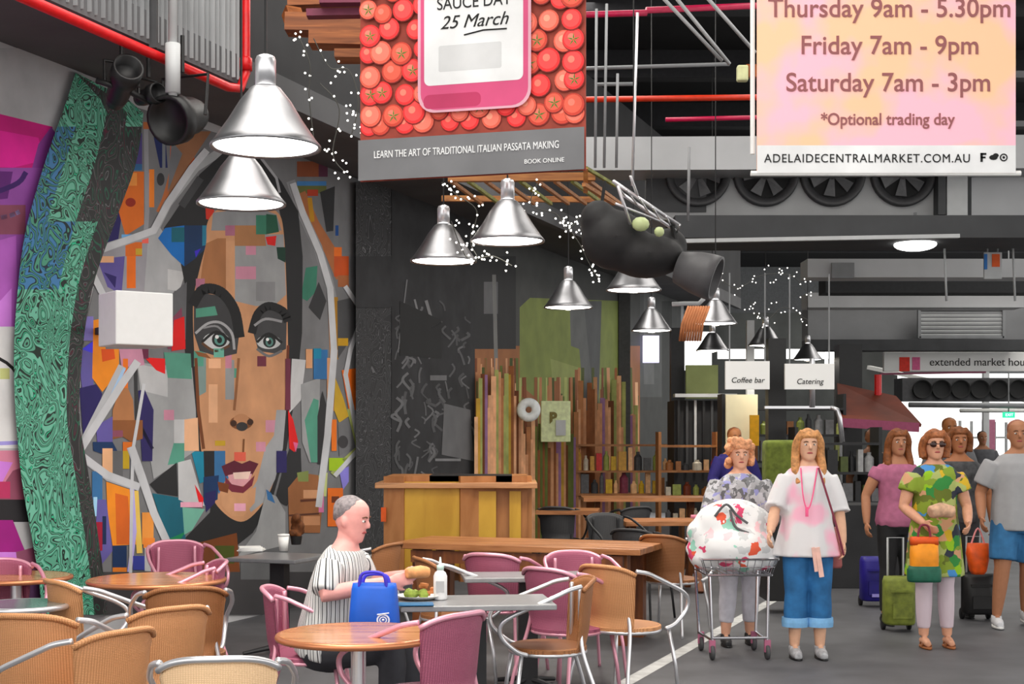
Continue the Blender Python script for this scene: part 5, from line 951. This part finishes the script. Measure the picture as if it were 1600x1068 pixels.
def LEG(m, cut, name='trousers', **k): return dict(kind='legs', name=name, mat=m, cut=cut, **k)
def fit(g=.012, z0=-.06, fl=0): # fitted top rings grown by g
    out = []
    for z, rx, ry in TR:
        if z0 <= z <= .53: k = max(0, (.35-z))*fl; out.append((z, rx+g+k, ry+g+k))
    return out
stand = [((-.09, -.01, .48), (-.095, .02, .09)), ((.09, -.01, .48), (.095, .02, .09))]
walk = [((-.10, -.03, .48), (-.13, -.06, .09)), ((.09, -.0, .48), (.09, .05, .09))]
# seated man in striped shirt
shirt = stripe_mat('striped_shirt', (208, 208, 206), [(.34, (48, 48, 52)), (.46, (225, 225, 224)), (.62, (140, 140, 142)), (.70, (215, 215, 214)), (.82, (60, 60, 64)), (.92, (205, 205, 204))], 4.2)
man = person('man in black and white striped shirt sitting and eating at the cafe tables', 512, 7.65, 1.74, 1.28, (224, 158, 150),
    [((-.27, -.10, .80), (-.10, -.40, .86)), ((.27, -.12, .80), (.06, -.42, .88))], [((-.12, -.42, .52), (-.12, -.40, .09)), ((.12, -.42, .52), (.12, -.42, .09))],
    [TOP(shirt, [(-.06, .19, .16), (0, .20, .165), (.1, .195, .165), (.22, .185, .155), (.34, .185, .145), (.44, .185, .125), (.50, .155, .10), (.53, .10, .085)], (.95, .075, .07), 'striped_shirt', fold=.04),
     LEG(mat('dark_trousers', (50, 50, 55), .8), (2, .10, .075, .05))], ((128, 120, 122), 'grey_short'), pz=.5, lean=.2, shoes=(BLACK, 'shoe'), gender=1.08)
q = MB(); q.tube([(-.04, -.05, 0), (.03, .0, .005), (.07, .03, 0)], [.03, .036, .03], 12); 
c = man.matrix_basis@Vector((-.02, -.50, .90)); o = remesh(q, 'bread_roll', mat('bread', (215, 150, 95), .7, var=.3), None, .008, 3); o.location = c; tag(o, 'bread roll held in the hands of the man in the striped shirt', 'bread')
# blue bag on lap
c = P(585, 940, 7.15); t = thing('shopping_bag', 'bright blue shopping bag with a white printed emblem in front of the seated man', 'bag', (c.x, c.y, .575), -.1); t.scale = (1, 1, .88)
q = MB(); vs = []
for z, wx, wy in ((0, .13, .07), (.02, .135, .075), (.2, .125, .07), (.34, .115, .055), (.37, .11, .045)): vs.append((z, wx, wy))
def boxy(mb, rs, n=32, pw=3.2):
    v = []
    for q_ in rs:
        z, wx, wy = q_[:3]
        for j in range(n):
            a = 2*PI*j/n; ca, sa = math.cos(a), math.sin(a); k = (abs(ca)**pw+abs(sa)**pw)**(-1/pw); v.append((wx*ca*k+(q_[3] if len(q_) > 3 else 0), wy*sa*k*(1+.06*math.sin(z*40)), z))
    k = len(rs); fs = [tuple(range(n))[::-1]]
    for i in range(k-1):
        for j in range(n): j2 = (j+1) % n; fs.append((i*n+j, i*n+j2, (i+1)*n+j2, (i+1)*n+j))
    fs.append(tuple((k-1)*n+j for j in range(n))); mb._a(v, fs)
boxy(q, vs); q.build('bag_body', mat('bag_blue', (12, 84, 190), .45, var=.15, scale=6), t, True)
q = MB(); q.tube(spl([(-.07, -.04, .35), (-.05, -.045, .43), (.05, -.045, .43), (.07, -.04, .35)], 5), .009, 8); q.tube(spl([(-.07, .04, .35), (-.05, .045, .41), (.05, .045, .41), (.07, .04, .35)], 5), .009, 8); q.build('handle', mat('bag_handle', (60, 50, 190), .5), t, True)
q = MB(); q.lathe([(.026, -.002), (.034, -.002), (.034, .002), (.026, .002)], 20, (.06, -.076, .17), M=Matrix.Rotation(PI/2, 3, 'X'), closed=True); q.lathe([(.014, -.002), (.02, -.002), (.02, .002), (.014, .002)], 16, (.06, -.077, .17), M=Matrix.Rotation(PI/2, 3, 'X'), closed=True); q.tube([(.03, -.079, .20), (.09, -.079, .21)], .004, 6); q.tube([(.03, -.079, .13), (.09, -.079, .13)], .004, 6); q.ball((.06, -.077, .17), .008, 8); q.build('printed_emblem', mat('emblem_white', (225, 225, 240), .5, var=0), t)
# older woman pushing the cart
greyp = voro_mat('grey_print', [(0, (165, 165, 168)), (.3, (120, 122, 125)), (.5, (190, 190, 195)), (.7, (150, 150, 200)), (.8, (98, 98, 100))], 22)
person('woman with curly fair hair in grey patterned blouse pushing the shopping cart', 1156, 11.15, 1.60, 0, (214, 160, 132),
    [((-.27, -.10, 1.10), (-.22, -.36, 1.02)), ((.27, -.10, 1.10), (.22, -.36, 1.02))], walk,
    [TOP(greyp, [(-.16, .23, .16), (-.05, .23, .165), (.1, .215, .155), (.25, .21, .15), (.38, .205, .14), (.46, .19, .12), (.51, .14, .09), (.54, .09, .075)], (1.1, .085, .08), 'blouse', fold=.03), LEG(mat('pale_capri', (198, 196, 205), .8, var=.1), (1.75, .10, .075, .06))], ((212, 150, 108), 'curly'), shoes=(mat('dark_shoe', (40, 40, 42), .5), 'shoe'), gender=1.15)
# woman in pink and white blouse
m, nt, b, tc = base('pink_white_blouse', .85)
sp = N(nt, 'ShaderNodeTexNoise', Scale=3.2); nt.links.new(tc.outputs['Object'], sp.inputs['Vector']); r = ramp(nt, [(.50, (218, 216, 217)), (.58, (240, 180, 200))], 'LINEAR'); nt.links.new(sp.outputs['Fac'], r.inputs[0]); nt.links.new(r.outputs[0], b.inputs['Base Color'])
denim = mat('denim', (40, 100, 152), .85, var=.3, scale=9); 
pw_ = person('woman with long blonde hair in loose white and pink blouse and rolled blue jeans', 1262, 10.45, 1.69, 0, (216, 168, 138),
    [((-.25, -.04, 1.12), (-.31, -.16, .95)), ((.235, .0, 1.10), (.25, -.06, .86))], stand,
    [LEG(denim, (1.62, .106, .084, .082), 'jeans'), TOP(m, [(-.14, .255, .16), (-.10, .245, .155), (0, .22, .15), (.12, .19, .14), (.26, .175, .13), (.38, .185, .13), (.46, .185, .115), (.51, .14, .09), (.535, .095, .075)], (1.05, .068, .085), 'blouse', fold=.06, nf=7)], ((190, 134, 82), 'long'), shoes=(mat('grey_sneaker', (165, 165, 168), .6, var=.3, scale=30), 'shoe'))
q = MB(); [q.rings([(0, .098, .094), (.035, .101, .097), (.07, .098, .094)], 24, M=Matrix.Translation((sx*.092, .008, .235))) for sx in (-1, 1)]; q.build('jeans_cuffs', mat('denim_cuff', (120, 172, 215), .85), pw_)
q = MB(); q.tube(spl([(.06, -.10, 1.42), (.10, -.16, 1.25), (.17, -.19, 1.0), (.23, -.17, .78)], 6), .008, 6); q.build('bag_strap', mat('maroon_strap', (120, 40, 60), .6), pw_)
q = MB(); q.tube(spl([(-.07, -.09, 1.42), (-.07, -.17, 1.22), (-.04, -.18, 1.12), (.0, -.16, 1.2), (.05, -.1, 1.42)], 6), .005, 6); q.box((-.045, -.185, 1.10), (.022, .01, .07)); q.build('necklace', mat('coral', (240, 90, 140), .5), pw_)
q = MB(); q.beam((.03, -.19, .84), (.07, -.16, .62), .035, .008); q.beam((.0, -.19, .84), (.03, -.16, .66), .025, .008); q.build('tie_ends', mat('pale_tie', (238, 190, 175), .8), pw_)
# tan shoulder bag of the woman
c = P(1300, 900, 10.6); t = thing('shoulder_bag', 'brown and dusty pink shoulder bag at the hip of the pink bloused woman', 'bag', (c.x+.0, c.y, .66)); q = MB(); boxy(q, [(0, .06, .1), (.02, .065, .11), (.18, .06, .1), (.3, .045, .06)]); q.build('bag_body', mat('dusty_bag', (165, 92, 90), .6, var=.2), t, True); q = MB(); q.tube(spl([(0, .05, .28), (0, .02, .46), (0, -.05, .28)], 5), .007, 6); q.build('strap', mat('maroon_strap', (120, 40, 60)), t)
# floral woman
flo = voro_mat('floral_dress', [(0, (128, 150, 40)), (.2, (165, 175, 100)), (.38, (98, 110, 30)), (.5, (205, 168, 30)), (.58, (45, 130, 55)), (.68, (40, 45, 60)), (.76, (200, 150, 110)), (.86, (140, 185, 20)), (.95, (70, 140, 200))], 13)
fw_ = person('woman in sunglasses and green and yellow floral tunic with white leggings', 1460, 11.0, 1.69, 0, (208, 152, 122),
    [((-.25, -.02, 1.10), (-.14, -.20, .98)), ((.25, -.02, 1.10), (.20, -.20, .98))], [((-.085, -.01, .48), (-.09, -.02, .09)), ((.085, -.01, .48), (.10, .0, .09))],
    [LEG(mat('pale_leggings', (206, 188, 196), .8, var=.08, scale=3), (1.85, .095, .066, .05), 'leggings'), TOP(flo, [(-.34, .235, .16), (-.28, .23, .16), (-.15, .215, .155), (0, .20, .148), (.12, .18, .135), (.26, .172, .13), (.38, .18, .13), (.46, .185, .115), (.51, .15, .09), (.535, .10, .075)], (.55, .075, .09), 'floral_tunic', fold=.05)], ((150, 88, 48), 'bob'), shoes=(mat('tan_sandal', (150, 90, 50), .6), 'sandal'), glasses=True)
c = P(1444, 862, 10.7); t = thing('shopping_bag', 'orange and yellow bag with dark green base carried by the woman in floral tunic', 'bag', (c.x, c.y, .54)); q = MB(); boxy(q, [(.10, .10, .06), (.12, .105, .065), (.2, .105, .065), (.32, .10, .055)]); q.build('bag_body', mat('bag_orange', (235, 145, 25), .6, var=.2, scale=9), t, True); q = MB(); boxy(q, [(0, .12, .07), (.02, .125, .075), (.09, .125, .075), (.12, .11, .07)]); q.build('green_base', mat('bag_green', (24, 88, 68), .6, var=.2), t, True); q = MB(); boxy(q, [(.28, .107, .062), (.34, .103, .058)]); q.build('top_band', mat('bag_red', (215, 80, 15), .6), t, True); q = MB(); q.tube(spl([(-.05, 0, .32), (-.03, 0, .42), (.03, 0, .42), (.05, 0, .32)], 5), .009, 6); q.build('handle', mat('maroon_strap', (120, 40, 60)), t)
c = P(1470, 800, 10.75); q = MB(); q.tube([(-.09, -.02, 0), (0, 0, .02), (.10, .02, .0)], [.05, .06, .05], 10); o = remesh(q, 'paper_parcel', mat('parcel_beige', (200, 160, 130), .8, var=.3), None, .012, 3); o.location = c; tag(o, 'small beige parcel held against the floral tunic', 'parcel')
# others
brown = (150, 96, 60)
person('woman in dusty pink top and black trousers walking left of the floral tunic', 1402, 12.4, 1.70, .1, (172, 118, 86), [((-.28, .02, 1.12), (-.30, -.06, .88)), ((.26, 0, 1.10), (.24, -.10, .88))], walk,
    [LEG(mat('black_trousers', (26, 26, 28), .8), (1.95, .10, .07, .05)), TOP(mat('dusty_pink_top', (172, 100, 130), .85, var=.15), fit(.025), (.4, .07, .07), 'tank_top', fold=.03)], ((120, 66, 26), 'long'), shoes=(BLACK, 'shoe'))
person('woman in dark top with brown hair half hidden behind the floral tunic', 1498, 12.8, 1.72, -.1, (165, 105, 68), [((-.24, .02, 1.10), (-.22, -.10, .88)), ((.27, 0, 1.10), (.28, -.06, .86))], walk,
    [LEG(mat('charcoal_trousers', (58, 58, 60), .8), (1.95, .10, .07, .05)), TOP(mat('charcoal_top', (72, 72, 74), .85, var=.4, scale=20), fit(.025), (.5, .07, .07), 'shirt', fold=.03)], ((118, 66, 28), 'bob'), shoes=(BLACK, 'shoe'))
person('man in plain grey t-shirt and blue shorts at the right edge of the photo', 1590, 12.1, 1.78, -.15, (168, 114, 82), [((-.29, .03, 1.10), (-.30, -.10, .90)), ((.29, 0, 1.10), (.28, -.06, .86))], [((-.13, -.05, .50), (-.17, -.02, .10)), ((.09, .05, .48), (.10, .2, .12))],
    [LEG(mat('blue_shorts', (50, 108, 155), .8, var=.15), (.85, .115, .11, .1), 'shorts'), TOP(mat('grey_tshirt', (158, 158, 160), .85, var=.04), [(-.1, .215, .16), (0, .21, .16), (.2, .20, .15), (.36, .205, .145), (.45, .195, .125), (.51, .15, .09), (.535, .09, .075)], (.75, .09, .095), 't_shirt', fold=.03)], ((150, 95, 75), 'grey_short'), shoes=(mat('white_sneaker', (205, 205, 208), .6), 'white'), gender=1.15)
person('distant person in navy jacket in front of the cream poster', 1148, 16.6, 1.74, .2, (165, 105, 62), [((-.27, .0, 1.10), (-.2, -.15, .95)), ((.27, 0, 1.10), (.25, -.08, .86))], stand,
    [LEG(mat('black_trousers', (26, 26, 28)), (1.95, .10, .08, .06)), TOP(mat('navy_jacket', (38, 30, 100), .8), fit(.035), (1.95, .075, .055), 'jacket')], ((120, 66, 30), 'grey_short'), shoes=(BLACK, 'shoe'), gender=1.1, vox=.012)
person('distant man in black clothes left of the walking group', 1362, 17.5, 1.74, .0, (110, 66, 36), [((-.27, .0, 1.10), (-.28, -.08, .86)), ((.27, 0, 1.10), (.28, -.08, .86))], walk,
    [LEG(mat('black_trousers', (26, 26, 28)), (1.95, .10, .08, .06)), TOP(mat('black_tee', (34, 34, 36), .8), fit(.035), (.7, .08, .08), 't_shirt')], ((30, 26, 24), 'grey_short'), shoes=(BLACK, 'shoe'), gender=1.1, vox=.012)
person('distant tall person with brown hair between floral tunic and bright exit', 1484, 17.0, 1.86, .0, (140, 84, 42), [((-.27, .0, 1.10), (-.28, -.08, .86)), ((.27, 0, 1.10), (.28, -.08, .86))], walk,
    [LEG(mat('charcoal_trousers', (58, 58, 60)), (1.95, .10, .08, .06)), TOP(mat('grey_jumper', (98, 98, 100), .8), fit(.035), (1.9, .08, .06), 'jumper')], ((110, 60, 20), 'grey_short'), shoes=(BLACK, 'shoe'), gender=1.1, vox=.012)
person('distant person in dark coat near the bright far exit', 1535, 24.0, 1.72, .0, (150, 100, 70), [((-.27, .0, 1.10), (-.28, -.08, .86)), ((.27, 0, 1.10), (.28, -.08, .86))], stand,
    [LEG(mat('charcoal_trousers', (58, 58, 60)), (1.95, .10, .08, .06)), TOP(mat('dark_coat', (80, 80, 84), .8), fit(.05, -.1, .1), (1.9, .08, .06), 'coat')], ((40, 36, 34), 'grey_short'), shoes=(BLACK, 'shoe'), gender=1.1, vox=.014)
# shopping cart and floral bag
c0 = P(1145, 680, 10.62); ct = thing('shopping_cart', 'silver wire shopping cart pushed by the woman in grey patterned blouse', 'shopping cart', (c0.x, c0.y, 0), .05)
q = MB()
for z, hw, y0, y1 in ((.62, .24, -.24, .26), (.74, .28, -.28, .32)):
    for a, b in (((-hw, y0), (hw, y0)), ((hw, y0), (hw, y1)), ((hw, y1), (-hw, y1)), ((-hw, y1), (-hw, y0))): q.tube([(a[0], a[1], z), (b[0], b[1], z)], .009, 8)
for i in range(11): f = i/10; q.tube([(-.24+.48*f, -.24, .62), (-.28+.56*f, -.28, .74)], .003, 5); q.tube([(-.24+.48*f, .26, .62), (-.24+.48*f, -.24, .62)], .003, 5)
for sx in (-1, 1):
    for i in range(9): f = i/8; q.tube([(sx*.24, -.24+.5*f, .62), (sx*.28, -.28+.60*f, .74)], .003, 5)
q.tube([(-.26, -.26, .68), (.26, -.26, .68)], .003, 5)
q.build('basket', CHROME, ct)
q = MB()
for sx in (-1, 1): q.tube([(sx*.22, -.22, .62), (sx*.205, -.25, .13)], .011, 8); q.tube([(sx*.24, .28, 1.0), (sx*.24, .24, .6), (sx*.22, .2, .13)], .011, 8); q.tube([(sx*.205, -.25, .14), (sx*.22, .2, .14)], .011, 8)
q.tube([(-.205, -.25, .16), (.205, -.25, .16)], .011, 8); q.build('cart_frame', CHROME, ct)
q = MB(); q.tube([(-.26, .33, 1.02), (.26, .33, 1.02)], .015, 10); q.build('handle', mat('handle_pink', (225, 130, 150), .5), ct)
for sx in (-1, 1):
    for y in (-.25, .2): q = MB(); q.lathe([(0, -.014), (.05, -.014), (.055, 0), (.05, .014), (0, .014)], 20, (sx*.205, y, .055), M=Matrix.Rotation(PI/2, 3, 'Y')); wh = q.build('wheel', mat('wheel_rubber', (70, 70, 72), .6), ct, True); q = MB(); q.box((sx*.205, y, .1), (.045, .03, .09)); q.build('caster_bracket', mat('caster_pink', (165, 92, 120), .5), wh)
rose = voro_mat('rose_cloth', [(0, (228, 228, 228)), (.55, (200, 202, 203)), (.7, (215, 70, 110)), (.78, (240, 200, 205)), (.86, (228, 228, 228)), (.93, (150, 205, 185)), (.96, (225, 90, 60))], 17)
q = MB()
for x, y, z, r, sc in ((0, -.02, .82, .27, (1.2, 1.1, .72)), (.2, -.05, .74, .13, (1.1, 1.2, .8)), (-.2, -.05, .74, .13, (1.1, 1.2, .8)), (.08, -.12, .74, .16, (1, 1, .7)), (-.1, -.02, .98, .18, (1.1, 1, .95)), (.12, 0, .98, .17, (1.1, 1, .9)), (0, -.02, 1.08, .14, (1.5, 1, .7)), (-.24, -.03, .92, .12, (1, 1, .9)), (-.30, -.05, .80, .07, (1, .8, .8))): q.ball((x, y, z), r, 16, sc=sc)
t = thing('floral_bag', 'large white cloth bag with red roses filling the shopping cart', 'bag', (c0.x, c0.y, 0)); remesh(q, 'bag_body', rose, t, .02, 8)
q = MB(); q.tube(spl([(-.16, -.17, 1.05), (-.08, -.20, 1.14), (.0, -.18, 1.06), (.08, -.2, 1.0)], 6), .01, 6); q.tube(spl([(-.05, -.19, 1.10), (-.02, -.23, .98), (.08, -.23, .93)], 6), .01, 6); q.build('drawstring', mat('cord_grey', (90, 90, 92), .7), t)
# trolley bags and luggage on the floor
def trolley(px, py, d, w_, h, m, label, handle=True, z0=.06):
    c = P(px, 680, d); t = thing('trolley_bag', label, 'trolley bag', (c.x, c.y, 0)); q = MB(); boxy(q, [(z0, w_*.46, .1), (z0+.02, w_*.5, .12), (z0+h*.9, w_*.5, .11), (z0+h, w_*.46, .08)]); q.build('bag_body', m, t, True)
    for sx in (-1, 1): q = MB(); q.lathe([(0, -.012), (.05, -.012), (.05, .012), (0, .012)], 16, (sx*w_*.42, .08, .05), M=Matrix.Rotation(PI/2, 3, 'Y')); q.build('wheel', BLACK, t, True)
    q = MB(); q.box((0, -.12, z0+h*.72), (w_*.7, .02, .02)); q.build('zip', m, t); q = MB(); q.box((0, -.12, z0+h*.3), (w_*.6, .02, h*.3)); q.build('pocket', m, t)
    if handle: q = MB(); q.tube([(-w_*.25, .1, z0+h*.5), (-w_*.25, .1, z0+h+.32), (w_*.25, .1, z0+h+.32), (w_*.25, .1, z0+h*.5)], .01, 8); q.build('handle', LGREY, t, True)
    return t
t = trolley(1366, 0, 13.6, .27, .42, mat('trolley_blue', (32, 22, 120), .5, var=.3, scale=5), 'navy blue trolley bag with two wheels left of the walking group', False)
q = MB(); q.box((-.01, -.13, .12), (.09, .01, .03)); q.build('tag_patch', mat('lilac', (160, 150, 225), .5), t)
trolley(1404, 0, 11.9, .26, .40, mat('trolley_olive', (112, 122, 46), .7, var=.35, scale=14), 'olive green patterned trolley bag in front of the black trousers')
trolley(1528, 0, 12.6, .28, .36, mat('suitcase_black', (24, 24, 25), .5), 'black trolley bag beneath the orange bag')
c = P(1528, 880, 12.3); t = thing('carrier_bag', 'bright orange carrier bag above the black trolley bag', 'bag', (c.x, c.y, .44)); q = MB(); boxy(q, [(0, .05, .05), (.03, .07, .06), (.18, .10, .07), (.27, .09, .05)]); q.build('bag_body', mat('carrier_orange', (225, 85, 15), .5, var=.2), t, True); q = MB(); q.tube(spl([(-.06, 0, .26), (0, 0, .40), (.06, 0, .26)], 5), .008, 6); q.build('handle', mat('carrier_pink', (235, 150, 150), .6), t)
